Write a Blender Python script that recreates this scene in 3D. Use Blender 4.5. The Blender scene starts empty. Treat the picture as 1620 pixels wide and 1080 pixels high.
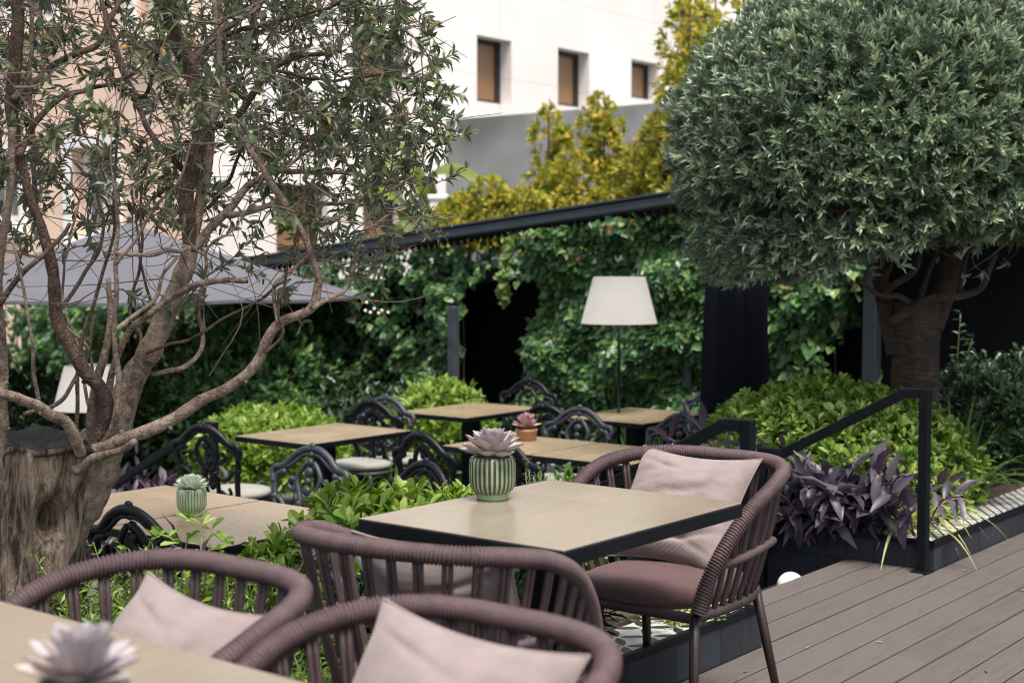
import bpy, math, random
import numpy as np
from mathutils import Vector, Matrix

R = math.radians
rng = np.random.default_rng(7)
random.seed(7)
S = bpy.context.scene
COL = S.collection

# ------------------------------------------------------------------ camera
CH, FPX, PITCH = 1.40, 2250.0, math.atan(130 / 2250.0)
cd = bpy.data.cameras.new("camera"); cam = bpy.data.objects.new("camera", cd); COL.objects.link(cam)
cam.location = (0, 0, CH); cam.rotation_euler = (R(90) - PITCH, 0, 0)
cd.sensor_width = 36; cd.lens = 50; cd.clip_start = 0.05; cd.clip_end = 3000
cd.dof.use_dof = True; cd.dof.focus_distance = 4.65; cd.dof.aperture_fstop = 3.4
S.camera = cam

# ------------------------------------------------------------------ sky, sun, exposure
w = bpy.data.worlds.new("World"); S.world = w; w.use_nodes = True
nt = w.node_tree; bg = nt.nodes["Background"]
sky = nt.nodes.new("ShaderNodeTexSky"); sky.sky_type = 'NISHITA'; sky.sun_disc = False
SUN_EL, SUN_AZ = R(68), R(156)          # azimuth clockwise from +Y (to the right of the camera, a little behind)
sky.sun_elevation = SUN_EL; sky.sun_rotation = SUN_AZ; sky.dust_density = 3.0; sky.ozone_density = 0.3
hsv = nt.nodes.new("ShaderNodeHueSaturation"); hsv.inputs["Saturation"].default_value = 0.5
nt.links.new(sky.outputs[0], hsv.inputs["Color"]); nt.links.new(hsv.outputs[0], bg.inputs[0]); bg.inputs[1].default_value = 0.11
sd = bpy.data.lights.new("sun", 'SUN'); sun = bpy.data.objects.new("sun", sd); COL.objects.link(sun)
sd.energy = 2.7; sd.angle = R(18); sd.color = (1.0, 0.93, 0.84)
sdir = Vector((math.sin(SUN_AZ) * math.cos(SUN_EL), math.cos(SUN_AZ) * math.cos(SUN_EL), math.sin(SUN_EL)))
sun.rotation_euler = sdir.to_track_quat('Z', 'Y').to_euler()
S.view_settings.view_transform = 'Standard'; S.view_settings.look = 'None'
S.view_settings.exposure = 1.22; S.view_settings.gamma = 1.0
S.render.engine = 'CYCLES'
S.cycles.use_denoising = True; S.cycles.filter_width = 1.1
S.cycles.max_bounces = 8; S.cycles.transparent_max_bounces = 8

# ------------------------------------------------------------------ coordinates
CP, SP = math.cos(PITCH), math.sin(PITCH)
def P(px, py, Y):                       # the point at depth Y seen at photo pixel px, py
    a = (px - 810) / FPX; b = (540 - py) / FPX
    r = (a, CP + b * SP, -SP + b * CP); t = Y / r[1]
    return np.array((r[0] * t, Y, CH + r[2] * t))
AZ = R(51.5); P0 = (0.905, 5.085)
UX, UY = math.cos(AZ), math.sin(AZ); VX, VY = -UY, UX
def W(u, v, z=0.0):                     # garden grid -> world
    return np.array((P0[0] + u * UX + v * VX, P0[1] + u * UY + v * VY, z))

# ------------------------------------------------------------------ materials
def newmat(name):
    m = bpy.data.materials.new(name); m.use_nodes = True
    n = m.node_tree.nodes; return m, n, m.node_tree.links, n["Principled BSDF"]
def rgb(c): return (c[0], c[1], c[2], 1)
def mat(name, col, rough=0.6, metal=0.0, var=0.25, scale=8.0, col2=None, bump=0.0, bscale=60.0, spec=0.5, stretch=None, sheen=0, detail=6):
    m, n, l, b = newmat(name)
    tc = n.new("ShaderNodeTexCoord"); mp = n.new("ShaderNodeMapping"); l.new(tc.outputs["Object"], mp.inputs[0])
    if stretch: mp.inputs["Scale"].default_value = stretch
    ns = n.new("ShaderNodeTexNoise"); ns.inputs["Scale"].default_value = scale; ns.inputs["Detail"].default_value = detail
    l.new(mp.outputs[0], ns.inputs[0])
    cr = n.new("ShaderNodeValToRGB"); l.new(ns.outputs[0], cr.inputs[0])
    c2 = col2 if col2 is not None else tuple(x * (1 - var) for x in col)
    c1 = col if col2 is not None else tuple(min(1, x * (1 + var * 0.6)) for x in col)
    cr.color_ramp.elements[0].position = 0.32; cr.color_ramp.elements[0].color = rgb(c2)
    cr.color_ramp.elements[1].position = 0.68; cr.color_ramp.elements[1].color = rgb(c1)
    l.new(cr.outputs[0], b.inputs["Base Color"])
    rr = n.new("ShaderNodeMapRange"); l.new(ns.outputs[0], rr.inputs[0])
    rr.inputs[3].default_value = max(0, rough - 0.08); rr.inputs[4].default_value = min(1, rough + 0.08)
    l.new(rr.outputs[0], b.inputs["Roughness"])
    b.inputs["Metallic"].default_value = metal; b.inputs["Specular IOR Level"].default_value = spec
    if sheen: b.inputs["Sheen Weight"].default_value = sheen
    if bump:
        nb = n.new("ShaderNodeTexNoise"); nb.inputs["Scale"].default_value = bscale; nb.inputs["Detail"].default_value = 8
        l.new(mp.outputs[0], nb.inputs[0]); bp = n.new("ShaderNodeBump"); bp.inputs["Strength"].default_value = bump
        bp.inputs["Distance"].default_value = 0.02
        l.new(nb.outputs[0], bp.inputs["Height"]); l.new(bp.outputs[0], b.inputs["Normal"])
    return m
def leafmat(name, cols, rough=0.45, transl=0.3, back=None, spec=0.4):
    m, n, l, b = newmat(name)
    g = n.new("ShaderNodeNewGeometry"); cr = n.new("ShaderNodeValToRGB"); l.new(g.outputs["Random Per Island"], cr.inputs[0])
    el = cr.color_ramp.elements
    while len(el) < len(cols): el.new(0.5)
    for i, (p, c) in enumerate(cols): el[i].position = p; el[i].color = rgb(c)
    src = cr.outputs[0]
    if back is not None:
        mx = n.new("ShaderNodeMix"); mx.data_type = 'RGBA'; l.new(g.outputs["Backfacing"], mx.inputs[0])
        l.new(cr.outputs[0], mx.inputs[6]); mx.inputs[7].default_value = rgb(back); src = mx.outputs[2]
    l.new(src, b.inputs["Base Color"]); b.inputs["Roughness"].default_value = rough; b.inputs["Specular IOR Level"].default_value = spec
    t = n.new("ShaderNodeBsdfTranslucent"); ms = n.new("ShaderNodeMixShader"); ms.inputs[0].default_value = transl
    hs = n.new("ShaderNodeHueSaturation"); hs.inputs["Value"].default_value = 1.5; hs.inputs["Saturation"].default_value = 1.15
    l.new(src, hs.inputs["Color"]); l.new(hs.outputs[0], t.inputs[0])
    l.new(b.outputs[0], ms.inputs[1]); l.new(t.outputs[0], ms.inputs[2])
    l.new(ms.outputs[0], n["Material Output"].inputs[0])
    return m

M = {}
M['rope'] = mat('rope', (0.070, 0.040, 0.044), 0.62, var=0.3, scale=25, bump=0.25, bscale=400)
M['cord'] = mat('cord', (0.042, 0.023, 0.025), 0.62, var=0.25, scale=30, bump=0.2, bscale=300)
M['legmetal'] = mat('brown_leg_metal', (0.020, 0.011, 0.0105), 0.42, var=0.2)
M['black'] = mat('black_metal', (0.0035, 0.005, 0.0075), 0.5, var=0.3, scale=14, bump=0.05, spec=0.16)
M['iron'] = mat('cast_iron', (0.003, 0.004, 0.006), 0.42, var=0.3, scale=30, bump=0.15, bscale=90, spec=0.25)
M['iron_worn'] = mat('cast_iron_worn', (0.020, 0.024, 0.032), 0.5, var=0.4, scale=30, bump=0.15, bscale=90)
M['cushwhite'] = mat('white_seat_fabric', (0.25, 0.25, 0.225), 0.85, var=0.1, scale=9, bump=0.1, bscale=200)
M['soil'] = mat('soil', (0.05, 0.036, 0.026), 0.95, var=0.6, scale=30, bump=1.0, bscale=50)
M['stone'] = mat('terrace_stone', (0.085, 0.09, 0.082), 0.7, var=0.3, scale=4, bump=0.2, bscale=30)
M['wallnavy'] = mat('dark_wall_paint', (0.006, 0.009, 0.0125), 0.8, var=0.3, scale=2, spec=0.2)
M['voidwall'] = mat('black_and_shade', (0.002, 0.0025, 0.0035), 0.9, var=0.2, scale=2, spec=0.1)  # near black; the doorway interior's shade is put into this colour
M['fascia'] = mat('fascia_metal', (0.016, 0.025, 0.033), 0.5, var=0.2, scale=3)
M['greywall'] = mat('grey_render', (0.235, 0.24, 0.24), 0.9, var=0.45, scale=0.9, bump=0.1)
M['parasol'] = mat('parasol_canvas', (0.088, 0.090, 0.106), 0.9, var=0.12, scale=2, bump=0.1, bscale=20)
M['navycloth'] = mat('navy_cloth', (0.003, 0.0045, 0.008), 0.9, var=0.3, scale=3, spec=0.1)
M['lampshade'] = mat('lamp_shade_linen', (0.235, 0.23, 0.22), 0.9, var=0.06, scale=5)
M['brownglass'] = mat('brown_blind', (0.23, 0.13, 0.058), 0.4, var=0.15, scale=0.6)
M['darkframe'] = mat('window_frame_dark', (0.010, 0.0095, 0.010), 0.5)
M['whitepaint'] = mat('white_paint', (0.78, 0.76, 0.73), 0.6, var=0.06)
M['glass'] = mat('window_glass', (0.16, 0.17, 0.17), 0.12, var=0.2, scale=0.5)
M['yellow'] = mat('ochre_sill', (0.62, 0.36, 0.08), 0.7)
M['postgrey'] = mat('post_grey_metal', (0.045, 0.055, 0.065), 0.5)
M['bark_cut'] = mat('charred_wood', (0.012, 0.012, 0.013), 0.85, var=0.5, scale=20, bump=0.6, bscale=40)
M['twig'] = mat('twig_bark', (0.11, 0.076, 0.058), 0.8, var=0.4, scale=30)
M['stem'] = mat('green_stem', (0.12, 0.15, 0.05), 0.6)
M['pstem'] = mat('purple_stem', (0.10, 0.035, 0.09), 0.5)
M['globe'] = mat('frosted_globe', (0.72, 0.70, 0.66), 0.35, var=0.05)
M['terracotta'] = mat('terracotta_glaze', (0.30, 0.15, 0.06), 0.5, var=0.3)
M['roofpale'] = mat('pale_roof', (0.55, 0.52, 0.55), 0.8)

def bark(name, c1, c2, sc=(16, 16, 3), strength=0.9, scale=3.0):
    m, n, l, b = newmat(name)
    tc = n.new("ShaderNodeTexCoord"); mp = n.new("ShaderNodeMapping"); l.new(tc.outputs["Object"], mp.inputs[0]); mp.inputs["Scale"].default_value = sc
    ns = n.new("ShaderNodeTexNoise"); ns.inputs["Scale"].default_value = scale; ns.inputs["Detail"].default_value = 10; ns.inputs["Roughness"].default_value = 0.65
    l.new(mp.outputs[0], ns.inputs[0])
    n2 = n.new("ShaderNodeTexNoise"); n2.inputs["Scale"].default_value = 5; l.new(tc.outputs["Object"], n2.inputs[0])
    ad = n.new("ShaderNodeMath"); ad.operation = 'MULTIPLY_ADD'; l.new(n2.outputs[0], ad.inputs[0]); ad.inputs[1].default_value = 0.6
    sb = n.new("ShaderNodeMath"); sb.operation = 'SUBTRACT'; l.new(ns.outputs[0], sb.inputs[0]); sb.inputs[1].default_value = 0.30; l.new(sb.outputs[0], ad.inputs[2])
    cr = n.new("ShaderNodeValToRGB"); l.new(ad.outputs[0], cr.inputs[0])
    cr.color_ramp.elements[0].position = 0.36; cr.color_ramp.elements[0].color = rgb(c2)
    cr.color_ramp.elements[1].position = 0.64; cr.color_ramp.elements[1].color = rgb(c1)
    l.new(cr.outputs[0], b.inputs["Base Color"]); b.inputs["Roughness"].default_value = 0.85
    vo = n.new("ShaderNodeTexVoronoi"); vo.feature = 'DISTANCE_TO_EDGE'; vo.inputs["Scale"].default_value = 5; l.new(mp.outputs[0], vo.inputs[0])
    cm = n.new("ShaderNodeMapRange"); l.new(vo.outputs[0], cm.inputs[0]); cm.inputs[1].default_value = 0; cm.inputs[2].default_value = .12
    hh = n.new("ShaderNodeMath"); hh.operation = 'MULTIPLY_ADD'; l.new(cm.outputs[0], hh.inputs[0]); hh.inputs[1].default_value = (.10 if name == 'old_bark' else .35); l.new(ns.outputs[0], hh.inputs[2])
    bp = n.new("ShaderNodeBump"); bp.inputs["Strength"].default_value = strength; bp.inputs["Distance"].default_value = 0.02
    l.new(hh.outputs[0], bp.inputs["Height"]); l.new(bp.outputs[0], b.inputs["Normal"])
    return m
M['bark'] = bark('old_bark', (0.29, 0.212, 0.155), (0.014, 0.011, 0.009), (20, 20, 3.0), 1.0, 3.0)
M['limb'] = bark('limb_bark', (0.34, 0.255, 0.195), (0.10, 0.068, 0.052), (14, 14, 10), 0.5, 3.5)
M['limbdark'] = bark('limb_bark_shade_brown', (0.130, 0.082, 0.058), (0.035, 0.022, 0.017), (14, 14, 8), 0.6, 3)  # brown bark, darkened in colour for limbs in the canopy's shade
M['trunkdark'] = bark('wound_trunk', (0.075, 0.048, 0.034), (0.012, 0.009, 0.008), (5, 5, 24), 0.8, 3)

def fabric(name, col, period, bump=0.35):
    m, n, l, b = newmat(name)
    tc = n.new("ShaderNodeTexCoord"); wv = n.new("ShaderNodeTexWave"); wv.wave_type = 'BANDS'; wv.bands_direction = 'X'
    mp = n.new("ShaderNodeMapping"); mp.inputs["Rotation"].default_value = (0, 0, 0); l.new(tc.outputs["UV"], mp.inputs[0]); l.new(mp.outputs[0], wv.inputs[0])
    wv.inputs["Scale"].default_value = period; wv.inputs["Distortion"].default_value = 0.6; wv.inputs["Detail"].default_value = 2
    w2 = n.new("ShaderNodeTexWave"); w2.bands_direction = 'Y'; w2.inputs["Scale"].default_value = period * 1.3; w2.inputs["Distortion"].default_value = 0.8; l.new(mp.outputs[0], w2.inputs[0])
    mu = n.new("ShaderNodeMath"); mu.operation = 'MULTIPLY_ADD'; l.new(w2.outputs[1], mu.inputs[0]); mu.inputs[1].default_value = 0.5; l.new(wv.outputs[1], mu.inputs[2])
    ns = n.new("ShaderNodeTexNoise"); ns.inputs["Scale"].default_value = 14; ns.inputs["Detail"].default_value = 6; l.new(tc.outputs["Object"], ns.inputs[0])
    ad = n.new("ShaderNodeMath"); ad.operation = 'MULTIPLY_ADD'; l.new(mu.outputs[0], ad.inputs[0]); ad.inputs[1].default_value = 0.22; l.new(ns.outputs[0], ad.inputs[2])
    cr = n.new("ShaderNodeValToRGB"); l.new(ad.outputs[0], cr.inputs[0])
    cr.color_ramp.elements[0].position = 0.35; cr.color_ramp.elements[0].color = rgb([c * 0.80 for c in col])
    cr.color_ramp.elements[1].position = 0.85; cr.color_ramp.elements[1].color = rgb([min(1, c * 1.12) for c in col])
    l.new(cr.outputs[0], b.inputs["Base Color"]); b.inputs["Roughness"].default_value = 0.95; b.inputs["Specular IOR Level"].default_value = 0.2
    b.inputs["Sheen Weight"].default_value = 0.15
    bp = n.new("ShaderNodeBump"); bp.inputs["Strength"].default_value = bump; bp.inputs["Distance"].default_value = 0.002
    l.new(mu.outputs[0], bp.inputs["Height"]); l.new(bp.outputs[0], b.inputs["Normal"])
    return m
M['pillow'] = fabric('pillow_fabric', (0.222, 0.178, 0.172), 24)
M['seatfab'] = fabric('seat_fabric', (0.088, 0.048, 0.050), 60, 0.25)

def tabletop_mat(name, c1, c2, rough):
    m, n, l, b = newmat(name)
    tc = n.new("ShaderNodeTexCoord"); mp = n.new("ShaderNodeMapping"); l.new(tc.outputs["Object"], mp.inputs[0]); mp.inputs["Scale"].default_value = (1.5, 16, 8)
    ns = n.new("ShaderNodeTexNoise"); ns.inputs["Scale"].default_value = 3; ns.inputs["Detail"].default_value = 8; ns.inputs["Distortion"].default_value = 0.4; l.new(mp.outputs[0], ns.inputs[0])
    n2 = n.new("ShaderNodeTexNoise"); n2.inputs["Scale"].default_value = 3.0; n2.inputs["Detail"].default_value = 5; l.new(tc.outputs["Object"], n2.inputs[0])
    mx = n.new("ShaderNodeMath"); mx.operation = 'MULTIPLY_ADD'; l.new(ns.outputs[0], mx.inputs[0]); mx.inputs[1].default_value = 0.5; 
    m2 = n.new("ShaderNodeMath"); m2.operation = 'MULTIPLY'; l.new(n2.outputs[0], m2.inputs[0]); m2.inputs[1].default_value = 0.5; l.new(m2.outputs[0], mx.inputs[2])
    cr = n.new("ShaderNodeValToRGB"); l.new(mx.outputs[0], cr.inputs[0])
    cr.color_ramp.elements[0].position = 0.36; cr.color_ramp.elements[0].color = rgb(c2)
    cr.color_ramp.elements[1].position = 0.66; cr.color_ramp.elements[1].color = rgb(c1)
    l.new(cr.outputs[0], b.inputs["Base Color"])
    rr = n.new("ShaderNodeMapRange"); l.new(n2.outputs[0], rr.inputs[0]); rr.inputs[3].default_value = rough - 0.10; rr.inputs[4].default_value = rough + 0.12
    l.new(rr.outputs[0], b.inputs["Roughness"])
    bp = n.new("ShaderNodeBump"); bp.inputs["Strength"].default_value = 0.06; bp.inputs["Distance"].default_value = 0.003
    l.new(ns.outputs[0], bp.inputs["Height"]); l.new(bp.outputs[0], b.inputs["Normal"])
    return m
M['top'] = tabletop_mat('tabletop_wood', (0.240, 0.203, 0.155), (0.198, 0.167, 0.127), 0.22)
M['top2'] = tabletop_mat('tabletop_wood_terrace', (0.29, 0.228, 0.150), (0.21, 0.162, 0.107), 0.26)

def deck_mat():
    m, n, l, b = newmat('composite_decking')
    tc = n.new("ShaderNodeTexCoord"); g = n.new("ShaderNodeNewGeometry")
    mp = n.new("ShaderNodeMapping"); l.new(tc.outputs["Object"], mp.inputs[0]); mp.inputs["Scale"].default_value = (1.2, 14, 1)
    ns = n.new("ShaderNodeTexNoise"); ns.inputs["Scale"].default_value = 3; ns.inputs["Detail"].default_value = 9; l.new(mp.outputs[0], ns.inputs[0])
    n2 = n.new("ShaderNodeTexNoise"); n2.inputs["Scale"].default_value = 1.4; n2.inputs["Detail"].default_value = 6; l.new(tc.outputs["Object"], n2.inputs[0])
    a1 = n.new("ShaderNodeMath"); a1.operation = 'MULTIPLY_ADD'; l.new(g.outputs["Random Per Island"], a1.inputs[0]); a1.inputs[1].default_value = 0.22; l.new(ns.outputs[0], a1.inputs[2])
    a2 = n.new("ShaderNodeMath"); a2.operation = 'MULTIPLY_ADD'; l.new(n2.outputs[0], a2.inputs[0]); a2.inputs[1].default_value = 0.5; l.new(a1.outputs[0], a2.inputs[2])
    cr = n.new("ShaderNodeValToRGB"); l.new(a2.outputs[0], cr.inputs[0])
    cr.color_ramp.elements[0].position = 0.45; cr.color_ramp.elements[0].color = rgb((0.068, 0.058, 0.053))
    cr.color_ramp.elements[1].position = 1.1 if False else 1.0; cr.color_ramp.elements[1].color = rgb((0.100, 0.086, 0.079))
    l.new(cr.outputs[0], b.inputs["Base Color"]); b.inputs["Roughness"].default_value = 0.62; b.inputs["Specular IOR Level"].default_value = 0.4
    sx = n.new("ShaderNodeSeparateXYZ"); l.new(tc.outputs["Object"], sx.inputs[0])
    mu = n.new("ShaderNodeMath"); mu.operation = 'MULTIPLY'; l.new(sx.outputs[1], mu.inputs[0]); mu.inputs[1].default_value = 2 * math.pi / 0.0063
    si = n.new("ShaderNodeMath"); si.operation = 'SINE'; l.new(mu.outputs[0], si.inputs[0])
    bp = n.new("ShaderNodeBump"); bp.inputs["Strength"].default_value = 0.35; bp.inputs["Distance"].default_value = 0.0015
    l.new(si.outputs[0], bp.inputs["Height"])
    b2 = n.new("ShaderNodeBump"); b2.inputs["Strength"].default_value = 0.07; b2.inputs["Distance"].default_value = 0.01; l.new(ns.outputs[0], b2.inputs["Height"])
    l.new(bp.outputs[0], b2.inputs["Normal"]); l.new(b2.outputs[0], b.inputs["Normal"])
    return m
M['deck'] = deck_mat()

def mathn(n, l, op, a, b=None, c=None):
    x = n.new("ShaderNodeMath"); x.operation = op
    for i, q in enumerate((a, b, c)):
        if q is None: continue
        if isinstance(q, (int, float)): x.inputs[i].default_value = q
        else: l.new(q, x.inputs[i])
    return x.outputs[0]
def mosaic_mat(name, kind):
    m, n, l, b = newmat(name)
    tc = n.new("ShaderNodeTexCoord"); sx = n.new("ShaderNodeSeparateXYZ"); l.new(tc.outputs["Object"], sx.inputs[0])
    if kind == 'petal':
        s = 0.11
        x = mathn(n, l, 'MULTIPLY', mathn(n, l, 'ADD', sx.outputs[0], sx.outputs[1]), 0.7071 / s)
        y = mathn(n, l, 'MULTIPLY', mathn(n, l, 'SUBTRACT', sx.outputs[0], sx.outputs[1]), 0.7071 / s)
        fx = mathn(n, l, 'FRACT', x); fy = mathn(n, l, 'FRACT', y); tot = None
        for cx in (0, 1):
            for cy in (0, 1):
                dx = mathn(n, l, 'SUBTRACT', fx, cx); dy = mathn(n, l, 'SUBTRACT', fy, cy)
                d = mathn(n, l, 'ADD', mathn(n, l, 'MULTIPLY', dx, dx), mathn(n, l, 'MULTIPLY', dy, dy))
                k = mathn(n, l, 'LESS_THAN', d, 0.44); tot = k if tot is None else mathn(n, l, 'ADD', tot, k)
        f = mathn(n, l, 'GREATER_THAN', tot, 1.5)
    else:
        sa, sb_ = 0.085, 0.055
        x = mathn(n, l, 'DIVIDE', sx.outputs[0], sa); y = mathn(n, l, 'DIVIDE', sx.outputs[1], sb_)
        f1 = mathn(n, l, 'ABSOLUTE', mathn(n, l, 'SUBTRACT', mathn(n, l, 'FRACT', mathn(n, l, 'ADD', x, y)), 0.5))
        f2 = mathn(n, l, 'ABSOLUTE', mathn(n, l, 'SUBTRACT', mathn(n, l, 'FRACT', mathn(n, l, 'SUBTRACT', x, y)), 0.5))
        f = mathn(n, l, 'LESS_THAN', mathn(n, l, 'MINIMUM', f1, f2), 0.12)
    ns = n.new("ShaderNodeTexNoise"); ns.inputs["Scale"].default_value = 18; ns.inputs["Detail"].default_value = 6; l.new(tc.outputs["Object"], ns.inputs[0])
    wh = n.new("ShaderNodeValToRGB"); l.new(ns.outputs[0], wh.inputs[0])
    wh.color_ramp.elements[0].position = 0.3; wh.color_ramp.elements[0].color = (0.32, 0.31, 0.29, 1); wh.color_ramp.elements[1].position = 0.6; wh.color_ramp.elements[1].color = (0.62, 0.61, 0.58, 1)
    mx = n.new("ShaderNodeMix"); mx.data_type = 'RGBA'; l.new(f, mx.inputs[0]); l.new(wh.outputs[0], mx.inputs[6]); mx.inputs[7].default_value = (0.018, 0.02, 0.024, 1)
    l.new(mx.outputs[2], b.inputs["Base Color"]); b.inputs["Roughness"].default_value = 0.4
    return m
M['petal'] = mosaic_mat('petal_mosaic', 'petal'); M['lattice'] = mosaic_mat('lattice_mosaic', 'lattice')

def panel_wall(name, col, col2, pw, ph):
    m, n, l, b = newmat(name)
    tc = n.new("ShaderNodeTexCoord"); mp = n.new("ShaderNodeMapping"); l.new(tc.outputs["Object"], mp.inputs[0])
    sx = n.new("ShaderNodeSeparateXYZ"); l.new(mp.outputs[0], sx.inputs[0]); cx = n.new("ShaderNodeCombineXYZ")
    l.new(mathn(n, l, 'ADD', sx.outputs[0], sx.outputs[1]), cx.inputs[0]); l.new(sx.outputs[2], cx.inputs[1])
    br = n.new("ShaderNodeTexBrick"); br.offset = 0; l.new(cx.outputs[0], br.inputs[0]); br.inputs["Scale"].default_value = 1
    br.inputs["Brick Width"].default_value = pw; br.inputs["Row Height"].default_value = ph; br.inputs["Mortar Size"].default_value = 0.008
    br.inputs["Color1"].default_value = rgb(col); br.inputs["Color2"].default_value = rgb([c * (0.97 if pw != .145 else 2.1) for c in col]); br.inputs["Mortar"].default_value = rgb([c * (0.75 if pw != .145 else .25) for c in col]); br.inputs["Mortar Size"].default_value = .008 if pw != .145 else .004
    ns = n.new("ShaderNodeTexNoise"); ns.inputs["Scale"].default_value = 0.8; ns.inputs["Detail"].default_value = 8; l.new(mp.outputs[0], ns.inputs[0])
    cr = n.new("ShaderNodeValToRGB"); l.new(ns.outputs[0], cr.inputs[0]); cr.color_ramp.elements[0].color = rgb(col2); cr.color_ramp.elements[1].color = (1, 1, 1, 1)
    cr.color_ramp.elements[0].position = 0.3; cr.color_ramp.elements[1].position = 0.6
    mx = n.new("ShaderNodeMix"); mx.data_type = 'RGBA'; mx.blend_type = 'MULTIPLY'; mx.inputs[0].default_value = 1
    l.new(br.outputs[0], mx.inputs[6]); l.new(cr.outputs[0], mx.inputs[7]); l.new(mx.outputs[2], b.inputs["Base Color"]); b.inputs["Roughness"].default_value = 0.85
    return m
M['facade'] = panel_wall('white_panel_facade', (0.73, 0.69, 0.665), (0.93, 0.90, 0.89), 2.2, 1.4)
M['peach'] = panel_wall('peach_render', (0.80, 0.585, 0.45), (0.90, 0.88, 0.86), 30, 30)
M['tile'] = panel_wall('dark_slate_tile', (0.0075, 0.0105, 0.0155), (0.35, 0.4, 0.45), 0.145, 0.6)

GL = dict(rough=0.42, transl=0.28)
M['olive'] = leafmat('olive_leaf', [(0, (0.042, 0.062, 0.026)), (0.6, (0.088, 0.116, 0.048)), (0.94, (0.16, 0.185, 0.080)), (1, (0.24, 0.17, 0.06))], 0.36, 0.2, back=(0.135, 0.16, 0.115))
M['topiary'] = leafmat('topiary_leaf', [(0, (0.045, 0.085, 0.048)), (0.55, (0.125, 0.185, 0.112)), (0.93, (0.26, 0.325, 0.205)), (1, (0.22, 0.18, 0.11))], 0.32, 0.10, back=(0.15, 0.195, 0.135), spec=0.6)
M['topiary_new_glint'] = leafmat('topiary_new_glint_leaf', [(0, (0.20, 0.28, 0.14)), (1, (0.36, 0.44, 0.27))], 0.32, 0.12, back=(0.24, 0.29, 0.21), spec=0.6)  # pale new growth, with the crown's highlights also put into its colour
M['litter'] = leafmat('fallen_leaf', [(0, (0.07, 0.055, 0.03)), (0.6, (0.14, 0.11, 0.055)), (1, (0.20, 0.19, 0.10))], 0.6, 0.1)
M['bright'] = leafmat('bright_leaf', [(0, (0.065, 0.140, 0.022)), (0.5, (0.155, 0.255, 0.040)), (1, (0.35, 0.43, 0.11))], 0.36, 0.35)
M['mid'] = leafmat('mid_leaf', [(0, (0.045, 0.10, 0.020)), (0.6, (0.09, 0.165, 0.03)), (1, (0.17, 0.24, 0.05))], 0.4, 0.3)
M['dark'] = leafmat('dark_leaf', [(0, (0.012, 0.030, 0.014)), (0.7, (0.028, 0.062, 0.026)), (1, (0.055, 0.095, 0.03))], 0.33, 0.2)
M['ivy'] = leafmat('ivy_leaf', [(0, (0.022, 0.066, 0.028)), (0.5, (0.055, 0.135, 0.050)), (0.88, (0.13, 0.23, 0.065)), (0.985, (0.20, 0.28, 0.09)), (1, (0.28, 0.10, 0.04))], 0.36, 0.25)
M['ivylight'] = leafmat('ivy_leaf_light', [(0, (0.10, 0.17, 0.045)), (1, (0.20, 0.27, 0.07))], 0.4, 0.35)
M['golden'] = leafmat('golden_leaf', [(0, (0.10, 0.17, 0.035)), (0.4, (0.23, 0.26, 0.035)), (0.70, (0.42, 0.36, 0.055)), (1, (0.56, 0.40, 0.08))], 0.45, 0.35)
M['purple'] = leafmat('purple_leaf', [(0, (0.030, 0.024, 0.038)), (0.6, (0.058, 0.048, 0.068)), (0.97, (0.088, 0.074, 0.098)), (1, (0.15, 0.06, 0.14))], 0.42, 0.08, back=(0.095, 0.060, 0.098))
M['variegated'] = leafmat('variegated_blade', [(0, (0.20, 0.27, 0.07)), (0.5, (0.40, 0.42, 0.16)), (1, (0.55, 0.52, 0.26))], 0.45, 0.3)
M['blade'] = leafmat('green_blade', [(0, (0.045, 0.10, 0.018)), (1, (0.12, 0.20, 0.04))], 0.38, 0.3)
M['rosemary'] = leafmat('rosemary_needle', [(0, (0.09, 0.13, 0.08)), (1, (0.20, 0.25, 0.16))], 0.6, 0.15)
M['banana'] = leafmat('banana_leaf', [(0, (0.12, 0.165, 0.025)), (1, (0.17, 0.21, 0.04))], 0.4, 0.4)
M['succ_lilac'] = leafmat('succulent_lilac', [(0, (0.31, 0.265, 0.28)), (0.8, (0.42, 0.375, 0.395)), (1, (0.44, 0.33, 0.28))], 0.5, 0.06)
M['succ_green'] = leafmat('succulent_green', [(0, (0.56, 0.65, 0.52)), (1, (0.76, 0.80, 0.70))], 0.5, 0.08)
M['succ_pink'] = leafmat('succulent_pink', [(0, (0.36, 0.19, 0.22)), (1, (0.55, 0.36, 0.38))], 0.5, 0.1)
M['glaze_green'] = mat('green_glaze', (0.205, 0.285, 0.155), 0.22, var=0.25, scale=18, spec=0.6)
M['glaze_light'] = mat('light_green_glaze', (0.32, 0.40, 0.25), 0.22, var=0.2, scale=18, spec=0.6)
M['glaze_groove'] = mat('olive_groove_glaze', (0.105, 0.135, 0.07), 0.25, var=0.3, scale=18)
M['glaze_brown'] = mat('brown_glaze', (0.036, 0.021, 0.016), 0.22, var=0.3, scale=18, spec=0.6)
# bulbs give light
m, n_, l_, b_ = newmat('lit_bulb'); b_.inputs["Base Color"].default_value = (0.5, 0.45, 0.4, 1); b_.inputs["Emission Color"].default_value = (1, 0.86, 0.74, 1); b_.inputs["Emission Strength"].default_value = 0.25
M['bulb'] = m

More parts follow.
